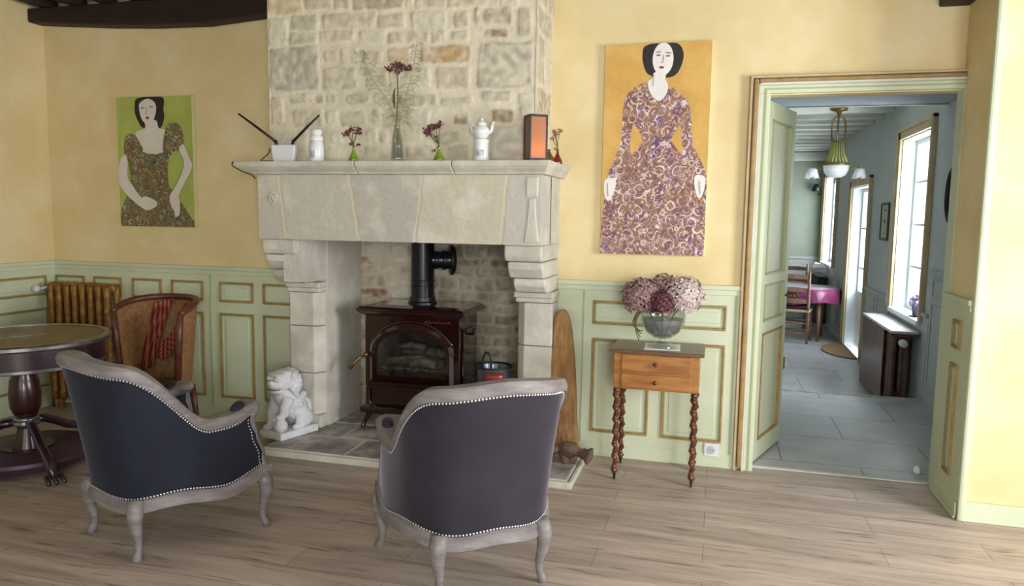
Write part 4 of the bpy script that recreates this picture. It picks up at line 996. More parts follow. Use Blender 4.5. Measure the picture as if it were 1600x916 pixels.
# ------------------------------------------------------------------ paintings
def poly_layer(poly, fr, y, mi, th=.0012):
    P = [fr(u, v) for u, v in poly]; n = len(P)
    V = [(p[0], y, p[1]) for p in P]+[(p[0], y-th, p[1]) for p in P]
    return V, [tuple(range(n, 2*n))]+[(i, (i+1) % n, (i+1) % n+n, i+n) for i in range(n)], mi
def smoothp(P, n=4): return [(p.x, p.y) for p in catmull([(a, b, 0) for a, b in P], n, closed=True)]
def oval(cx, cy, rx, ry, n=20, rot=0): return [(cx+rx*cos(t)*cos(rot)-ry*sin(t)*sin(rot), cy+rx*cos(t)*sin(rot)+ry*sin(t)*cos(rot)) for t in [2*pi*k/n for k in range(n)]]

def painting(label, xa, xb, za, zb, uv, th, bg, layers, mats):
    t = thing('painting', label, 'painting', ((xa+xb)/2, YB, za))
    mk('stretched_canvas', [bb(xa, xb, YB-th, YB-.002, za, zb, 0)], 'cv_edge', parent=t, bevel=.003)
    fr = lambda u, v: (xa+(xb-xa)*uv(u, v)[0], zb-(zb-za)*uv(u, v)[1])
    mk('painted_ground', [bb(xa+.002, xb-.002, YB-th-.0012, YB-th, za+.002, zb-.002)], bg, parent=t)
    y = YB-th-.0012; pr = []
    for k, (P, mi) in enumerate(layers):
        Q = [(min(max(uv(a, b)[0], .004), .996), min(max(uv(a, b)[1], .003), .997)) for a, b in P]
        V = [(xa+(xb-xa)*a, zb-(zb-za)*b) for a, b in Q]; n = len(V); th2 = .0006
        pr.append(([(a, y, b) for a, b in V]+[(a, y-th2, b) for a, b in V], [tuple(range(n, 2*n))]+[(i, (i+1) % n, (i+1) % n+n, i+n) for i in range(n)], mi))
        y -= th2
    mk('painted_figure', pr, mats, parent=t)
    return t
def uvR(x, y):
    v = (y-72)/790; l = 107-15*v; r = 522-42*v; return ((x-l)/(r-l), v)
LR = [
 (smoothp([(262,84),(300,73),(350,71),(393,80),(411,112),(405,152),(384,188),(352,200),(300,195),(270,180),(255,140),(254,108)]), 2),
 (smoothp([(275,212),(215,238),(188,270),(178,330),(175,400),(166,450),(145,505),(122,555),(112,610),(104,680),(96,760),(92,862),(150,866),(300,868),(420,868),(482,866),(488,760),(490,660),(491,560),(470,500),(446,450),(440,400),(438,330),(424,285),(390,252),(350,226)],3), 0),
 (smoothp([(218,368),(240,395),(254,425),(238,452),(212,482),(208,440)]), 1),
 (smoothp([(397,372),(378,400),(364,428),(380,456),(404,480),(402,425)]), 1),
 (smoothp([(300,180),(294,200),(276,212),(280,245),(298,273),(320,284),(342,266),(353,232),(342,205),(342,180)]), 3),
 (oval(333,132,40,60,28,.06), 3),
 (smoothp([(112,575),(150,572),(152,600),(142,630),(126,657),(112,645),(106,610)]), 3),
 (smoothp([(452,560),(486,565),(486,600),(474,638),(460,642),(448,600)]), 3),
 (oval(316,118,9,3.2,12), 4), (oval(352,122,9,3.2,12), 4), (oval(316,107,12,1.6,12,-.1), 5), (oval(353,111,12,1.6,12,.15), 5),
 ([(334,118),(336,118),(334,146),(326,147),(326,145),(332,144)], 4), (oval(328,163,9,4.5,14), 5),
 ([(298,190),(300,190),(296,230),(294,230)], 4), ([(120,590),(122,590),(124,640),(122,640)], 4), ([(466,580),(468,580),(470,630),(468,630)], 4)]
painting('tall painting of a white-faced woman in a purple patterned gown on ochre', -.684, -.066, 1.272, 2.512, uvR, .03, 'cv_orange', LR, ['cv_dress', 'cv_orange', 'cv_hair', 'cv_skin', 'cv_line', 'cv_lip'])
def uvL(x, y):
    v = (y-42)/815; l = 25+33*v; r = 497+38*v; return ((x-l)/(r-l), v)
LL = [
 (smoothp([(165,50),(310,46),(330,85),(326,120),(333,160),(326,205),(302,240),(205,236),(176,208),(150,150),(146,100)]), 2),
 (smoothp([(110,430),(122,540),(98,660),(66,740),(58,856),(530,856),(512,800),(470,735),(438,690),(372,600),(362,500),(356,395),(200,372)],3), 0),
 (smoothp([(215,190),(212,240),(152,268),(190,380),(330,388),(346,258),(300,240),(282,190)],3), 3),
 (smoothp([(228,56),(180,80),(176,120),(192,180),(228,214),(264,190),(282,130),(272,80)],4), 3),
 (smoothp([(86,298),(112,272),(150,280),(188,340),(200,380),(140,436),(92,442),(80,380)]), 0),
 (smoothp([(346,232),(380,208),(430,222),(456,318),(432,368),(392,410),(352,402),(326,368)]), 0),
 (smoothp([(84,400),(52,450),(46,570),(98,652),(170,716),(232,752),(294,722),(284,690),(222,664),(190,668),(132,588),(104,540),(104,440)]), 3),
 (smoothp([(430,372),(462,450),(440,540),(400,620),(374,662),(384,722),(404,752),(414,790),(438,772),(440,700),(432,656),(472,570),(512,478),(492,420),(456,342)]), 3),
 (smoothp([(375,415),(362,500),(372,600),(398,610),(436,535),(456,450),(425,385)]), 1),
 (oval(198,112,12,4,12), 4), (oval(254,106,12,4,12), 4), (oval(231,174,11,8,12), 5), ([(226,110),(228,110),(222,148),(232,150),(230,152),(218,150)], 4)]
painting('smaller painting of a dark-haired woman in a green floral dress on lime', -4.218, -3.578, 1.376, 2.300, uvL, .035, 'cv_green', LL, ['cv_dress2', 'cv_green', 'cv_hair', 'cv_skin2', 'cv_line', 'cv_lip'])

# ------------------------------------------------------------------ side table, vase, hydrangeas
stb = thing('side_table', 'small honey walnut sewing table with two drawers and spiral turned legs', 'table', (-.30, 4.29, 0))
mk('tabletop', [bb(-.555, -.035, 4.105, 4.475, .742, .760)], 'walnut_d', parent=stb, bevel=.006)
mk('carcass', [bb(-.53, -.06, 4.13, 4.46, .535, .742)], 'walnut', parent=stb, bevel=.004)
for z0, z1 in ((.545, .625), (.638, .735)):
    d_ = mk('drawer', [bb(-.485, -.105, 4.120, 4.14, z0, z1)], 'walnut', parent=stb, bevel=.004)
    mk('drawer_knob', [tube([(-.295, 4.12, (z0+z1)/2), (-.295, 4.10, (z0+z1)/2)], .009, 10), ell((-.295, 4.098, (z0+z1)/2), (.012, .008, .012))], 'turned', parent=d_, smooth=True)
for x, y in ((-.51, 4.15), (-.08, 4.15), (-.51, 4.44), (-.08, 4.44)):
    V = []
    rings = []
    for i in range(81):
        z = .535-.50*i/80; tt = i/80; ph = tt*2*pi*7
        amp = .0048 if 3 < i < 77 else 0
        c = Vector((x+amp*cos(ph), y+amp*sin(ph), z)); r = .0175-.003*tt+.0022*sin(tt*2*pi*14)
        if i in (2, 3, 77, 78): r = .021
        rings.append([c+Vector((cos(2*pi*k/10)*r, sin(2*pi*k/10)*r, 0)) for k in range(10)])
    lg = mk('leg', [loft(rings)], 'turned', parent=stb, smooth=True)
    mk('castor', [tube([(x, y, .04), (x, y, .02)], .008, 8), tube([(x-.006, y-.004, .0135), (x+.006, y-.004, .0135)], .0135, 12)], 'castiron', parent=lg, smooth='auto')
mk('square_mat', [box(-.272, 4.27, .7625, .20, .20, .004, .05)], 'white', bevel=.001, label='thin white mat under the glass vase on the side table', cat='mat')
vx, vy, vz = -.275, 4.28, .7650
vs = thing('glass_vase', 'clear footed glass bowl vase holding the hydrangeas on the side table', 'vase', (vx, vy, vz))
mk('bowl', [lathe([(.016, .045), (.05, .052), (.095, .085), (.122, .135), (.128, .185), (.118, .235), (.124, .245), (.121, .245), (.114, .235), (.123, .185), (.117, .137), (.092, .09), (.048, .058), (0, .055)], (vx, vy, vz), 36)], 'glass', parent=vs, smooth=True)
mk('foot', [lathe([(0, 0), (.082, 0), (.080, .008), (.04, .018), (.020, .03), (.018, .048)], (vx, vy, vz), 32)], 'glass', parent=vs, smooth='auto')
m_w, nt, p = nodes('cloudy_vase_water'); p.inputs['Base Color'].default_value = C('#9a9ba0'); p.inputs['Roughness'].default_value = .15; p.inputs['Alpha'].default_value = .5
mk('water', [lathe([(0, .06), (.045, .063), (.088, .094), (.112, .137), (.116, .16), (0, .16)], (vx, vy, vz), 32)], m_w, parent=vs, smooth='auto')
MT['core'] = mat('petal_gap_shade', '#3a2a28', '#5a4638', 30, .9)  # dark colour paints in the shade of the gaps between petals
def bloom(label, c, r, m, n=150, seed=1, lean=(0, 0)):
    rnd = random.Random(seed); c = Vector(c)
    t = thing('hydrangea_bloom', label, 'flower', (c.x, c.y, c.z-r), group=None)
    pr = []
    for i in range(n):
        k = (i+.5)/n; ph = math.acos(1-1.75*k); th_ = pi*(1+5**.5)*i
        d = Vector((cos(th_)*sin(ph), sin(th_)*sin(ph), cos(ph)))
        rr = r*rnd.uniform(.86, 1.05); q = c+Vector((d.x*rr, d.y*rr, d.z*rr*.95))
        S_, U_ = frame_at(d, (rnd.random(), rnd.random(), rnd.random())); s = r*rnd.uniform(.17, .25)
        for a in range(4):
            e1 = (S_*cos(a*pi/2)+U_*sin(a*pi/2)); e2 = (S_*cos(a*pi/2+pi/2)+U_*sin(a*pi/2+pi/2))
            w1 = d*rnd.uniform(-.1, .5)*s
            pr.append(([tuple(q), tuple(q+(e1*.9+e2*.05)*s*.7+w1*.3), tuple(q+(e1+e2)*.62*s+w1), tuple(q+(e2*.9+e1*.05)*s*.7+w1*.3)], [(0, 1, 2, 3)], 0))
    mk('petals', pr, m, parent=t, fixn=False)
    mk('gap_shade_core', [ell(tuple(c), (r*.78, r*.78, r*.66))], 'core', parent=t, smooth=True)
    b = Vector((vx+(c.x-vx)*.15, vy+(c.y-vy)*.15, vz+.07))
    mk('stem', [tube([b, b.lerp(c, .5)+Vector((0, 0, .01)), c-Vector((0, 0, r*.5))], .004, 6)], 'stem', parent=t, smooth=True)
    return t
bloom('mauve pink hydrangea head, leftmost in the glass vase', (-.395, 4.27, 1.045), .112, 'hyd_p', 170, 3)
bloom('dark burgundy hydrangea head in the middle of the glass vase', (-.280, 4.21, 1.02), .08, 'hyd_r', 120, 4)
bloom('cream white hydrangea head, rightmost in the glass vase', (-.165, 4.28, 1.06), .112, 'hyd_w', 170, 5)
bloom('faded pinkish hydrangea head at the top back of the glass vase', (-.28, 4.33, 1.10), .08, 'hyd_p', 120, 6)
mk('trailing_stems', [tube(catmull([(-.37-.012*i, 4.24-.01*i, .99), (-.415-.008*i, 4.22, .93-.01*i), (-.42+.006*i, 4.215, .86), (-.40+.006*i, 4.22, .80+.02*i)], 5), .0035, 5) for i in range(4)], 'stem', smooth=True, label='dried brown tendrils hanging over the left side of the glass vase', cat='tendrils', kind='stuff')

# socket
so = thing('wall_socket', 'white square power socket low on the panelling right of the side table', 'socket', (.022, YB-.014, .066))
mk('face_plate', [bb(-.02, .064, YB-.026, YB-.014, .066, .148)], 'whitepl', parent=so, bevel=.004)
mk('socket_well', [tube([(.022, YB-.0262, .107), (.022, YB-.030, .107)], .024, 20)], mat('grey_socket_ring', '#b9bcc4', None, 5, .5), parent=so)
for dx_ in (-.009, .009): mk('socket_hole', [tube([(.022+dx_, YB-.0302, .107), (.022+dx_, YB-.031, .107)], .003, 8)], 'black', parent=so)

# ------------------------------------------------------------------ mantel objects
MZ = 1.80; MY = 4.045
rt_ = thing('wifi_router', 'white box router with two black antennas at the left end of the mantel', 'router', (-2.555, MY, MZ))
mk('case', [loft([[(-2.62, MY-.03+k, z) if 0 else (-2.555-.078*s, MY-.02, z) , (-2.555+.082*s, MY-.02, z), (-2.555+.082*s, MY+.02, z), (-2.555-.078*s, MY+.02, z)] for z, s, k in ((MZ, .78, 0), (MZ+.012, .86, 0), (MZ+.06, .98, 0), (MZ+.095, 1, 0), (MZ+.103, .93, 0))])], 'whitepl', parent=rt_, bevel=.01)
mk('antenna', [tube([(-2.605, MY, MZ+.10), (-2.615, MY, MZ+.13)], .010, 8), tube([(-2.615, MY, MZ+.125), (-2.74, MY, MZ+.21), (-2.87, MY, MZ+.295)], [.0085, .008, .0055], 8)], 'black', parent=rt_, smooth=True)
mk('antenna', [tube([(-2.50, MY, MZ+.10), (-2.49, MY, MZ+.13)], .010, 8), tube([(-2.49, MY, MZ+.125), (-2.40, MY, MZ+.205), (-2.315, MY, MZ+.275)], [.0085, .008, .0055], 8)], 'black', parent=rt_, smooth=True)
mk('wire_loop', [tube(catmull([(-2.59, MY+.02, MZ+.10), (-2.57, MY+.03, MZ+.14), (-2.53, MY+.03, MZ+.135), (-2.52, MY+.02, MZ+.10)], 6), .003, 6)], 'whitepl', parent=rt_, smooth=True)
mk('power_cable', [tube(catmull([(-2.66, MY+.01, MZ+.085), (-2.67, MY+.01, MZ+.055), (-2.70, MY, MZ+.025), (-2.71, MY-.01, MZ+.008), (-2.66, MY-.02, MZ+.006), (-2.62, MY-.02, MZ+.006)], 6), .0035, 6)], mat('brown_flex', '#4a3a2c', None, 4, .6), smooth=True, label='brown cable looping on the mantel left of the white router', cat='cable')
mk('hanging_cable', [tube(catmull([(-2.852, 3.955, 1.797), (-2.86, 3.96, 1.775), (-2.82, 3.985, 1.745), (-2.77, 4.02, 1.722), (-2.755, 4.04, 1.70)], 6), .004, 6)], 'black', smooth=True, label='thin black cable running under the left end of the mantel shelf', cat='cable')
def canister(cx, lid=True):
    j = thing('porcelain_jar', 'white porcelain jar with a domed lid and pale blue mark, right of the router', 'jar', (cx, MY, MZ))
    mk('body', [lathe([(0, 0), (.040, 0), (.044, .006), (.043, .09), (.038, .115), (.033, .12)], (cx, MY, MZ), 28)], 'white', parent=j, smooth=True)
    mk('lid', [lathe([(.033, .12), (.040, .127), (.041, .14), (.036, .152), (.026, .158), (.030, .165), (.034, .178), (.030, .188), (0, .192)], (cx, MY, MZ), 28)], 'white', parent=j, smooth='auto')
    mk('printed_mark', [grid(lambda a, b: (cx+.0445*cos(radians(-125+50*a)), MY+.0445*sin(radians(-125+50*a)), MZ+.02+.045*b), 8, 3)], 'blueprint', parent=j, solid=.0006)
    return j
canister(-2.335)
tp = thing('porcelain_teapot', 'tall white porcelain tea warmer with small teapot on top, right side of mantel', 'teapot', (-1.298, MY, MZ))
cx = -1.298
mk('stand', [lathe([(0, 0), (.043, 0), (.046, .006), (.046, .012), (.041, .018), (.040, .10), (.043, .108), (.043, .118), (.034, .124)], (cx, MY, MZ), 28)], 'white', parent=tp, smooth='auto')
mk('pot', [lathe([(.032, .124), (.036, .132), (.046, .148), (.049, .165), (.043, .182), (.030, .192), (.027, .198)], (cx, MY, MZ), 28)], 'white', parent=tp, smooth=True)
mk('lid', [lathe([(.028, .198), (.031, .203), (.022, .216), (.010, .222), (.008, .228), (.011, .234), (0, .24)], (cx, MY, MZ), 24)], 'white', parent=tp, smooth=True)
mk('spout', [tube(catmull([(cx+.04, MY, MZ+.155), (cx+.058, MY, MZ+.172), (cx+.062, MY, MZ+.20), (cx+.074, MY, MZ+.218)], 5), [.013]*5+[.010]*5+[.007]*6, 10)], 'white', parent=tp, smooth=True)
mk('handle', [tube(catmull([(cx-.038, MY, MZ+.15), (cx-.056, MY, MZ+.165), (cx-.060, MY, MZ+.188), (cx-.05, MY, MZ+.202), (cx-.032, MY, MZ+.19)], 5), .0055, 8)], 'white', parent=tp, smooth=True)
mk('printed_band', [grid(lambda a, b: (cx+.0425*cos(radians(-130+80*a)), MY+.0425*sin(radians(-130+80*a)), MZ+.025+.035*b), 8, 3)], 'blueprint', parent=tp, solid=.0006)

def flower_bits(c, r, n, seed, flat=.7):
    rnd = random.Random(seed); pr = []; c = Vector(c)
    for i in range(n):
        d = Vector((rnd.uniform(-1, 1), rnd.uniform(-1, 1), rnd.uniform(-1, 1)))
        if d.length > 1: d.normalize()
        q = c+Vector((d.x*r, d.y*r, d.z*r*flat)); s = r*rnd.uniform(.28, .5)
        for a in range(4):
            t = rnd.uniform(0, 6.28); e1 = Vector((cos(t), rnd.uniform(-.7, .7), sin(t)))*s; e2 = Vector((-sin(t), rnd.uniform(-.7, .7), cos(t)))*s*.5
            pr.append(([tuple(q), tuple(q+e1*.5+e2), tuple(q+e1), tuple(q+e1*.5-e2)], [(0, 1, 2, 3)], 0))
    return pr
def budvase(cx, label, flabel, m, fm, heads, lean, sz=1.0, leafy=True, base=.029, neck=.0065):
    v_ = thing('bud_vase', label, 'vase', (cx, MY, MZ))
    H_ = .082*sz
    mk('glass_body', [lathe([(0, 0), (base*.93*sz, 0), (base*sz, .006), (base*.97*sz, .018), (base*.55*sz, .042*sz), (neck*1.2*sz, .06*sz), (neck*sz, .075*sz), (neck*1.35*sz, H_), (0, H_-.002)], (cx, MY, MZ), 24)], m, parent=v_, smooth=True)
    f_ = thing('flower_sprig', flabel, 'flower', (cx, MY, MZ+H_-.03))
    st = []; pt_ = []
    for k, (hx_, hz_, r) in enumerate(heads):
        e_ = Vector((cx+hx_, MY+.006*(k % 3-1), MZ+hz_)); st.append(tube(catmull([(cx, MY, MZ+H_-.025), (cx, MY, MZ+H_+.01), (cx+hx_*.35+lean*.3, MY, MZ+H_+(hz_-H_)*.5), tuple(e_)], 5), .0022, 5)); pt_ += flower_bits(e_, r, 16, k+int(cx*100) % 50)
    mk('stems', st, 'stem', parent=f_, smooth=True); mk('petals', pt_, fm, parent=f_, fixn=False)
    return v_
budvase(-2.092, 'small green glass bud vase on the mantel, left of the tall clear bottle', 'burgundy flower sprig in the left green bud vase', 'greenglass', 'flower', [(-.045, .165, .022), (-.01, .19, .018), (.025, .175, .022), (.04, .195, .016), (-.035, .18, .016), (-.02, .105, .012), (.035, .10, .012)], 0)
budvase(-1.553, 'small green glass bud vase on the mantel, right of the tall clear bottle', 'burgundy flower sprig leaning left in the right green bud vase', 'greenglass', 'flower', [(-.075, .175, .026), (-.05, .195, .024), (-.02, .20, .024), (.015, .215, .018), (-.06, .15, .016), (-.02, .14, .012), (-.03, .06, .010)], -.02)
MY = 4.32
budvase(-.918, 'small ruby red glass bud vase at the right end of the mantel', 'dusty pink flower sprig in the ruby vase at the right end of the mantel', 'redglass', 'flower2', [(-.01, .175, .016), (-.035, .15, .014), (.012, .195, .014), (-.02, .19, .013), (-.01, .09, .01)], -.01, 1.02)
MY = 4.045
# gilt bottle half hidden behind the lantern
gb = thing('gilt_bottle', 'small dark gilt bottle half hidden behind the amber lantern', 'bottle', (-.965, 4.30, MZ))
mk('bottle_body', [lathe([(0, 0), (.03, 0), (.034, .008), (.032, .03), (.014, .06), (.008, .075), (.009, .085), (0, .084)], (-.965, 4.30, MZ), 24)], 'goldglass', parent=gb, smooth=True)
# tall clear bottle + sprays
cx = -1.812
tb = thing('glass_bottle', 'tall clear glass bottle holding a flower stem at the middle of the mantel', 'bottle', (cx, MY, MZ))
mk('bottle_glass', [lathe([(0, .004), (.034, .0), (.038, .006), (.037, .02), (.034, .10), (.029, .145), (.019, .185), (.018, .205), (.021, .208), (.016, .208), (.016, .185), (.026, .145), (.031, .10), (.033, .02), (0, .014)], (cx, MY, MZ), 28)], 'glass', parent=tb, smooth=True)
m_v, nt, p = nodes('bottle_water'); p.inputs['Base Color'].default_value = C('#a7a493'); p.inputs['Roughness'].default_value = .1; p.inputs['Alpha'].default_value = .35
mk('water', [lathe([(0, .016), (.031, .016), (.027, .09), (.024, .11), (0, .11)], (cx, MY, MZ), 24)], m_v, parent=tb, smooth='auto')
fs = thing('flower', 'tall burgundy flower with leaf standing in the clear glass bottle', 'flower', (cx, MY, MZ+.02))
mk('stem', [tube(catmull([(cx+.006, MY, MZ+.02), (cx-.004, MY, MZ+.2), (cx+.004, MY, MZ+.36), (cx+.004, MY, MZ+.50)], 6), .0035, 6)], 'stem', parent=fs, smooth=True)
hd_ = []
for q in ((-.055, .53, .022), (-.03, .545, .018), (0, .55, .026), (.004, .52, .022), (.035, .54, .018), (.06, .53, .022), (.075, .525, .012)): hd_ += flower_bits((cx+q[0]+.004, MY, MZ+q[1]), q[2], 18, int(q[0]*1000)+99)
mk('petals', hd_, 'flower', parent=fs, fixn=False)
mk('branchlets', [tube([(cx+.004, MY, MZ+.49), (cx+.004+q*.5, MY, MZ+.52), (cx+.004+q, MY, MZ+.53)], .002, 5) for q in (-.055, -.03, .035, .06)], 'stem', parent=fs, smooth=True)
mk('leaf', [grid(lambda a, b: (cx-.012-.016*sin(pi*a)*(b), MY-.003+.006*sin(pi*b), MZ+.30+.12*a), 10, 4)], mat('dark_leaf', '#3c3c28', '#55502f', 20, .6), parent=fs, solid=.001, smooth=True)
rnd = random.Random(5)
def spray(label, path, nb, spread, lo, m='grass', th=.0011):
    C_ = catmull(path, 8); pr = [tube(C_, [.0022*(1-.6*i/len(C_)) for i in range(len(C_))], 5)]
    for i in range(nb):
        k = lo+(1-lo)*i/nb; p0 = C_[int(k*(len(C_)-1))]; s = 1 if i % 2 else -1
        L_ = spread*(1-.5*k)*rnd.uniform(.6, 1.1); b = []
        for j in range(7):
            t = j/6; b.append(p0+Vector((s*L_*t, rnd.uniform(-.004, .004)+.02*sin(i)*t, L_*.35*t-.5*L_*t*t+rnd.uniform(-.004, .004))))
        pr.append(tube(b, th, 4, cap=False))
        for j in (2, 4, 5):
            e_ = Vector((s*rnd.uniform(.2, 1), 0, rnd.uniform(-1, .9))).normalized()*L_*.38
            pr.append(tube([b[j], b[j]+e_*.5+Vector((0, 0, .004)), b[j]+e_], th*.8, 4, cap=False))
    mk('dried_sprig', pr, m, smooth=True, label=label, cat='sprig')
spray('olive dried sprig arching left out of the clear glass bottle', [(cx-.004, MY, MZ+.05), (cx-.008, MY, MZ+.22), (cx-.07, MY, MZ+.36), (cx-.15, MY, MZ+.47), (cx-.22, MY, MZ+.60), (cx-.235, MY, MZ+.64)], 26, .085, .36)
spray('fine dried sprig rising right out of the clear glass bottle', [(cx+.004, MY+.01, MZ+.05), (cx+.01, MY+.01, MZ+.22), (cx+.06, MY+.01, MZ+.40), (cx+.10, MY+.01, MZ+.55), (cx+.12, MY+.01, MZ+.69)], 34, .085, .3, m='grass')
spray('low feathery sprig spreading around the neck of the clear glass bottle', [(cx, MY-.01, MZ+.05), (cx+.002, MY-.01, MZ+.20), (cx+.02, MY-.01, MZ+.30), (cx+.03, MY-.01, MZ+.40)], 24, .13, .35, m='grass')
# amber lantern
la = thing('candle_lantern', 'amber glass box lantern with dark metal edges near the right end of the mantel', 'lantern', (-.985, MY, MZ))
rz = radians(33); ca = Matrix.Rotation(rz, 3, 'Z')
def lb(x0_, x1_, y0_, y1_, z0_, z1_): 
    v, f, mi = bb(x0_, x1_, y0_, y1_, z0_, z1_); return [tuple(ca @ Vector((a, b, 0))+Vector((-.985, MY, c_))) for a, b, c_ in v], f, mi
h_ = .048
mk('glass_panel', [lb(-h_+.004, h_-.004, -h_, -h_+.003, MZ+.012, MZ+.238)], 'amber', parent=la)
mk('glass_panel', [lb(-h_+.004, h_-.004, h_-.003, h_, MZ+.012, MZ+.238)], 'amber', parent=la)
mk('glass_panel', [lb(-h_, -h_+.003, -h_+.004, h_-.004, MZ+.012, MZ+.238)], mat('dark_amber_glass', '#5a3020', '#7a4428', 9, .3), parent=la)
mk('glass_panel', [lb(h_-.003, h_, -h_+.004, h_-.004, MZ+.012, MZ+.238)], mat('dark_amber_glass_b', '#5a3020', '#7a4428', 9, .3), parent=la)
mk('metal_frame', [lb(sx*h_-.004, sx*h_+.004, sy*h_-.004, sy*h_+.004, MZ, MZ+.245) for sx in (-1, 1) for sy in (-1, 1)] + [lb(-h_, h_, s*h_-.004, s*h_+.004, z_, z_+.012) for s in (-1, 1) for z_ in (MZ, MZ+.235)] + [lb(s*h_-.004, s*h_+.004, -h_, h_, z_, z_+.012) for s in (-1, 1) for z_ in (MZ, MZ+.235)], 'castiron', parent=la)
mk('candle', [lathe([(0, 0), (.02, 0), (.02, .035), (0, .035)], (-.985, MY, MZ+.004), 16)], 'white', parent=la, smooth='auto')
m_f, nt, p = nodes('candle_flame'); p.inputs['Emission Color'].default_value = C('#ffb050'); p.inputs['Emission Strength'].default_value = 38
mk('flame', [ell((-.985, MY, MZ+.052), (.006, .006, .014))], m_f, parent=la, smooth=True)
mk('floor_plate', [lb(-h_, h_, -h_, h_, MZ, MZ+.004)], 'castiron', parent=la)

# ------------------------------------------------------------------ hearth side things
slabp = smoothp([(-.945, .05), (-.955, .3), (-.945, .6), (-.94, .82), (-.925, .90), (-.89, .925), (-.855, .90), (-.825, .78), (-.80, .55), (-.785, .30), (-.78, .05)], 4)
o = mk('wood_plank', [prism(slabp, lambda u, q, w_: (u+.0, w_+.03*(q-.5), q), 4.40, 4.45)], 'bark', bevel=.01, label='tall orange-brown bark slab leaning upright against the right side of the fireplace', cat='wood')
lgp = [(-1.10, 4.20, .105), (-1.02, 4.21, .108), (-.93, 4.20, .118), (-.86, 4.21, .125), (-.78, 4.205, .128), (-.70, 4.19, .115), (-.645, 4.185, .10)]
fl_ = thing('fire_log', 'dark gnarled log lying on the right end of the hearth', 'log', (-.87, 4.2, .05))
mk('bark', [tube(catmull(lgp, 4), [.038+.012*sin(i*.9)+.006*sin(i*2.3) for i in range(25)][:24]+[.018], 12)], 'dlog', parent=fl_, smooth=True)
mk('knot', [ell((-.87, 4.165, .135), (.03, .024, .026)), tube([(-.94, 4.17, .13), (-.96, 4.13, .15)], [.022, .014], 8)], 'dlog', parent=fl_, smooth=True)
mk('stub', [tube([(-.83, 4.2, .12), (-.80, 4.2, .052)], [.025, .03], 8)], 'dlog', parent=fl_, smooth=True)
bk = thing('fireside_bucket', 'steel and red bucket with looped handle standing right of the stove', 'bucket', (-1.33, 4.44, .05))
mk('pail', [lathe([(0, .05), (.085, .05), (.09, .06), (.115, .53), (.12, .545), (.114, .545), (.108, .53), (.085, .065), (0, .065)], (-1.33, 4.44, 0), 32)], 'bucket', parent=bk, smooth='auto')
mk('red_band', [grid(lambda a, b: (-1.33+(.1105+.0085*(b))*cos(radians(-100+60*a)), 4.44+(.1105+.0085*b)*sin(radians(-100+60*a)), .42+.10*b), 12, 3)], 'redpaint', parent=bk, smooth=True, solid=.003)
mk('bail_handle', [tube(catmull([(-1.375, 4.36, .44), (-1.38, 4.36, .52), (-1.376, 4.36, .60), (-1.352, 4.36, .645), (-1.325, 4.36, .62), (-1.318, 4.36, .54), (-1.315, 4.36, .43)], 6), .0065, 8)], 'castiron', parent=bk, smooth=True)
mk('rim', [lathe([(.112, .540), (.122, .544), (.122, .552), (.112, .552)], (-1.33, 4.44, 0), 32, ring=True)], 'castiron', parent=bk, smooth='auto')
mk('fireside_cloth', [ell((-1.46, 4.36, .36), (.05, .04, .05)), ell((-1.43, 4.33, .34), (.04, .035, .04))], mat('pink_red_cloth', '#a86a68', '#c9a09a', 20, .9), smooth=True, label='crumpled pinkish cloth bundle beside the fireside bucket', cat='cloth')
o = bpy.data.objects['fireside_cloth']; bpy.data.objects.remove(o)
mk('kindling_basket', [lathe([(0, .05), (.06, .05), (.075, .36), (.07, .365), (.055, .06), (0, .06)], (-1.50, 4.28, 0), 24)], mat('pale_red_basket', '#a87470', '#8a4a48', 40, .85), smooth='auto', label='small pale red pot beside the stove, left of the fireside bucket', cat='pot')

# ------------------------------------------------------------------ hall and far room things
ch = thing('chandelier', 'brass chandelier with beaded cage, white glass bowl and two tulip shades in the far room', 'chandelier', (1.205, 8.7, 2.64))
X, Y = 1.205, 8.7
mk('canopy', [lathe([(.0, 2.70), (.06, 2.70), (.09, 2.675), (.085, 2.66), (.03, 2.645), (.012, 2.60)], (X, Y, 0), 20)], 'brass', parent=ch, smooth=True)
mk('hanging_rod', [tube([(X, Y, 2.62), (X, Y, 2.30)], .006, 6)] + [tube(catmull([(X, Y, 2.60), (X+.05*cos(a), Y+.05*sin(a), 2.58), (X+.075*cos(a), Y+.075*sin(a), 2.52), (X+.078*cos(a), Y+.078*sin(a), 2.42), (X+.06*cos(a), Y+.06*sin(a), 2.33)], 4), .009, 6) for a in (.3, 2.4, 4.5)], 'brass', parent=ch, smooth=True)
mk('bead_cage', [tube([(X+.05*cos(a), Y+.05*sin(a), 2.33), (X+.075*cos(a), Y+.075*sin(a), 2.2), (X+.118*cos(a), Y+.118*sin(a), 2.10)], .007, 5) for a in [2*pi*k/18 for k in range(18)]], 'beads', parent=ch, smooth=True)
mk('brass_ring', [tube([(X+.135*cos(a), Y+.135*sin(a), 2.09) for a in [2*pi*k/32 for k in range(32)]], .011, 8, closed=True)], 'brass', parent=ch, smooth=True)
mk('cage_ring', [tube([(X+.05*cos(a), Y+.05*sin(a), 2.33) for a in [2*pi*k/20 for k in range(20)]], .008, 6, closed=True)], 'brass', parent=ch, smooth=True)
mk('glass_bowl', [lathe([(.132, 2.085), (.125, 2.03), (.10, 1.98), (.06, 1.955), (0, 1.948)], (X, Y, 0), 28)], 'frosted', parent=ch, smooth=True)
mk('finial', [lathe([(0, 1.95), (.014, 1.945), (.010, 1.92), (.016, 1.905), (0, 1.885)], (X, Y, 0), 12)], 'brass', parent=ch, smooth=True)
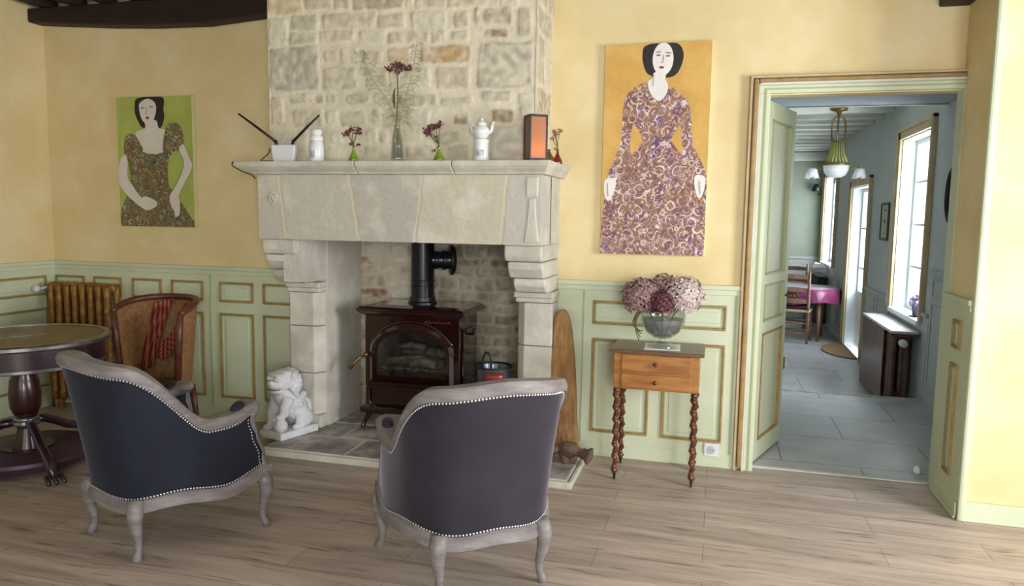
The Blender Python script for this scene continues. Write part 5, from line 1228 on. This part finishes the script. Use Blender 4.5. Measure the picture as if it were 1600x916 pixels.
for s in (-1, 1):
    mk('arm', [tube(catmull([(X+s*.10, Y, 2.06), (X+s*.16, Y, 2.04), (X+s*.21, Y, 2.07), (X+s*.225, Y, 2.055)], 5), .008, 6)], 'brass', parent=ch, smooth=True)
    n_ = 30; cx_ = X+s*.235
    mk('tulip_shade', [loft([[(cx_+r*(1+w_*.14*cos(6*a))*cos(a), Y+r*(1+w_*.14*cos(6*a))*sin(a), z-w_*.012*cos(6*a)) for a in [2*pi*k/n_ for k in range(n_)]] for r, z, w_ in ((.02, 2.05, 0), (.045, 2.04, 0), (.055, 2.0, .3), (.062, 1.965, .8), (.068, 1.95, 1))], cap=False)], 'frosted', parent=ch, smooth=True, solid=.004)
# purple table
Tx, Ty = 1.21, 11.35
tt_ = thing('dining_table', 'round dining table hidden under a magenta cloth in the far room', 'table', (Tx, Ty, FZ))
mk('tabletop', [lathe([(0, .50), (.47, .50), (.47, .53), (0, .53)], (Tx, Ty, 0), 40)], 'strawwood', parent=tt_)
for a in (.6, 2.2, 3.8, 5.3): mk('leg', [tube([(Tx+.36*cos(a), Ty+.36*sin(a), .5), (Tx+.38*cos(a), Ty+.38*sin(a), FZ)], [.035, .022], 8)], 'strawwood', parent=tt_, smooth=True)
rg = []
for r, z, w_ in ((.0, .545, 0), (.3, .545, 0), (.49, .544, 0), (.515, .53, .2), (.525, .46, .6), (.53, .41, 1), (.535, .345, 1.1)):
    rg.append([(Tx+(r+w_*.025*sin(9*a))*cos(a), Ty+(r+w_*.025*sin(9*a))*sin(a), z+w_*.02*sin(4*a)) for a in [2*pi*k/72 for k in range(72)]])
mk('tablecloth', [loft(rg, cap=False)], 'purple', smooth=True, fixn=False, label='magenta satin tablecloth draped over the far round table', cat='tablecloth')
def ladder(label, x, y, rz, group, cushion=True):
    t = thing('dining_chair', label, 'chair', (x, y, FZ), rz, group, local=True)
    # local: back at -y, faces +y
    for sx in (-.19, .19):
        mk('back_post', [tube([(sx, -.18, 0), (sx, -.18, .45), (sx, -.22, .80), (sx*1.02, -.26, 1.0)], [.017, .02, .018, .014], 8)], 'strawwood', parent=t, local=True, smooth=True)
        mk('front_leg', [tube([(sx, .18, 0), (sx, .18, .45)], [.015, .02], 8)], 'strawwood', parent=t, local=True, smooth=True)
    for z, d in ((.58, -.195), (.74, -.215), (.92, -.245)):
        mk('back_slat', [loft([[(xx, d-.015*cos(xx/.19*pi/2), z-.025), (xx, d-.015*cos(xx/.19*pi/2)+.012, z-.025), (xx, d-.015*cos(xx/.19*pi/2)+.012, z+.025+.015*cos(xx/.19*pi/2)), (xx, d-.015*cos(xx/.19*pi/2), z+.025+.015*cos(xx/.19*pi/2))] for xx in (-.19, -.1, 0, .1, .19)])], 'strawwood', parent=t, local=True)
    mk('seat', [bb(-.21, .21, -.2, .21, .43, .465)], 'straw', parent=t, local=True, bevel=.012)
    for z in (.14, .28):
        mk('stretcher', [tube([(-.19, -.18, z), (.19, -.18, z)], .010, 6)], 'strawwood', parent=t, local=True, smooth=True)
        mk('stretcher', [tube([(-.19, .18, z), (.19, .18, z)], .010, 6)], 'strawwood', parent=t, local=True, smooth=True)
        for sx in (-.19, .19): mk('stretcher', [tube([(sx, -.18, z+.03), (sx, .18, z+.03)], .009, 6)], 'strawwood', parent=t, local=True, smooth=True)
    if cushion: mk('seat_cushion', [loft([[(x_*k, y_*k, z) for x_, y_ in ((-.19, -.17), (.19, -.17), (.19, .19), (-.19, .19))] for z, k in ((.466, .96), (.49, 1), (.51, .9))])], 'cushion', parent=t, local=True, bevel=.015)
    return t
ladder('light brown ladder-back chair with straw seat, nearest the doorway at the purple table', 1.10, 10.98, radians(-12), 'chairs at the purple table')
ladder('brown ladder-back chair on the far side of the purple table', 1.18, 12.3, radians(172), 'chairs at the purple table', False)
# door mat, half round
hm = [(HX-.02+0*k, 9.65) for k in (0,)]+[(HX-.02-.34*sin(pi*k/20), 10.33-.58*cos(pi*k/20)) for k in range(21)]
mk('door_mat', [prism(hm[1:], lambda u, q, w_: (u, q, w_), FZ, FZ+.018)], 'coir', label='half-round brown coir mat on the tiles at the glazed door', cat='mat')
# framed picture, wall mirror, lamp, pot, box, door stop
pc = thing('framed_picture', 'narrow dark-framed picture hanging on the hall wall between window and glazed door', 'picture', (HX, 8.82, 1.29))
mk('frame', [bb(HX-.02, HX, 8.63, 8.655, 1.29, 1.69), bb(HX-.02, HX, 8.985, 9.01, 1.29, 1.69), bb(HX-.02, HX, 8.655, 8.985, 1.29, 1.315), bb(HX-.02, HX, 8.655, 8.985, 1.665, 1.69)], mat('dark_olive_frame', '#4a4638', None, 4, .5), parent=pc, bevel=.003)
mk('print', [bb(HX-.008, HX-.001, 8.65, 8.99, 1.31, 1.67)], mat('faded_print_paper', '#b0aa94', '#c0bba8', 9, .8), parent=pc)
mk('printed_motif', [bb(HX-.0095, HX-.008, 8.79, 8.86, 1.47, 1.51), bb(HX-.0095, HX-.008, 8.77, 8.87, 1.36, 1.37), bb(HX-.0095, HX-.008, 8.77, 8.87, 1.60, 1.62)], mat('grey_print_ink', '#5c5850', None, 4, .8), parent=pc)
mr = thing('wall_mirror', 'dark oval wall mirror on the hall wall just beyond the door jamb', 'mirror', (HX, 6.43, 1.5))
def ovr(r1, r2, z, xo): return [(HX-xo, 6.43+r1*cos(a), z+r2*sin(a)) for a in [2*pi*k/36 for k in range(36)]]
mk('frame', [tube(ovr(.13, .20, 1.70, .018), .022, 8, closed=True)], 'beam', parent=mr, smooth=True)
mk('mirror_glass', [prism([(6.43+.12*cos(a), 1.70+.19*sin(a)) for a in [2*pi*k/36 for k in range(36)]], lambda u, q, w_: (w_, u, q), HX-.012, HX-.002)], 'bucket', parent=mr)
wsn = thing('wall_sconce', 'small dark wall lamp on the far wall', 'wall lamp', (1.66, 13.8, 1.97))
mk('back_plate', [lathe([(0, -.06), (.03, -.05), (.03, .05), (0, .06)], (1.66, 13.79, 1.97), 12)], 'brass', parent=wsn, smooth=True)
mk('arm', [tube(catmull([(1.66, 13.78, 1.96), (1.63, 13.70, 1.93), (1.60, 13.66, 1.98)], 5), .010, 6)], 'brass', parent=wsn, smooth=True)
mk('lamp_shade', [lathe([(.03, .12), (.075, 0)], (1.60, 13.66, 1.98), 16)], 'castiron', parent=wsn, smooth=True, solid=.004)
pp = thing('potted_plant', 'small mauve pot plant on the hall window sill', 'plant', (1.80, 7.45, .632))
mk('pot', [lathe([(0, 0), (.045, 0), (.06, .09), (.065, .10), (.055, .10), (0, .09)], (1.80, 7.45, .632), 18)], 'mauvepot', parent=pp, smooth='auto')
mk('saucer', [lathe([(0, 0), (.07, 0), (.08, .012), (0, .010)], (1.80, 7.45, .632), 18)], 'castiron', parent=pp)
mk('leaves', flower_bits((1.80, 7.45, .77), .07, 30, 8), mat('mauve_leaves', '#5c4a68', '#86789a', 20, .7), parent=pp, fixn=False)
mk('paper_bag', [loft([[(1.56-.07, 12.35-.07, .70), (1.56+.08, 12.35-.06, .70), (1.56+.07, 12.35+.08, .70), (1.56-.08, 12.35+.06, .70)], [(1.55-.1, 12.34-.09, .76), (1.56+.09, 12.35-.07, .77), (1.57+.06, 12.36+.1, .75), (1.55-.09, 12.36+.07, .78)], [(1.54-.05, 12.35-.05, .82), (1.55+.05, 12.35-.04, .83), (1.55+.04, 12.36+.06, .82), (1.54-.05, 12.36+.05, .84)]])], 'white', label='crumpled white bundle on top of the far radiator', cat='bundle')
mk('door_stop', [lathe([(0, 0), (.022, 0), (.024, .02), (.018, .04), (0, .045)], (1.215, 4.80, 0), 16)], 'white', smooth=True, label='small white door stop on the tiles just inside the doorway', cat='door stop')
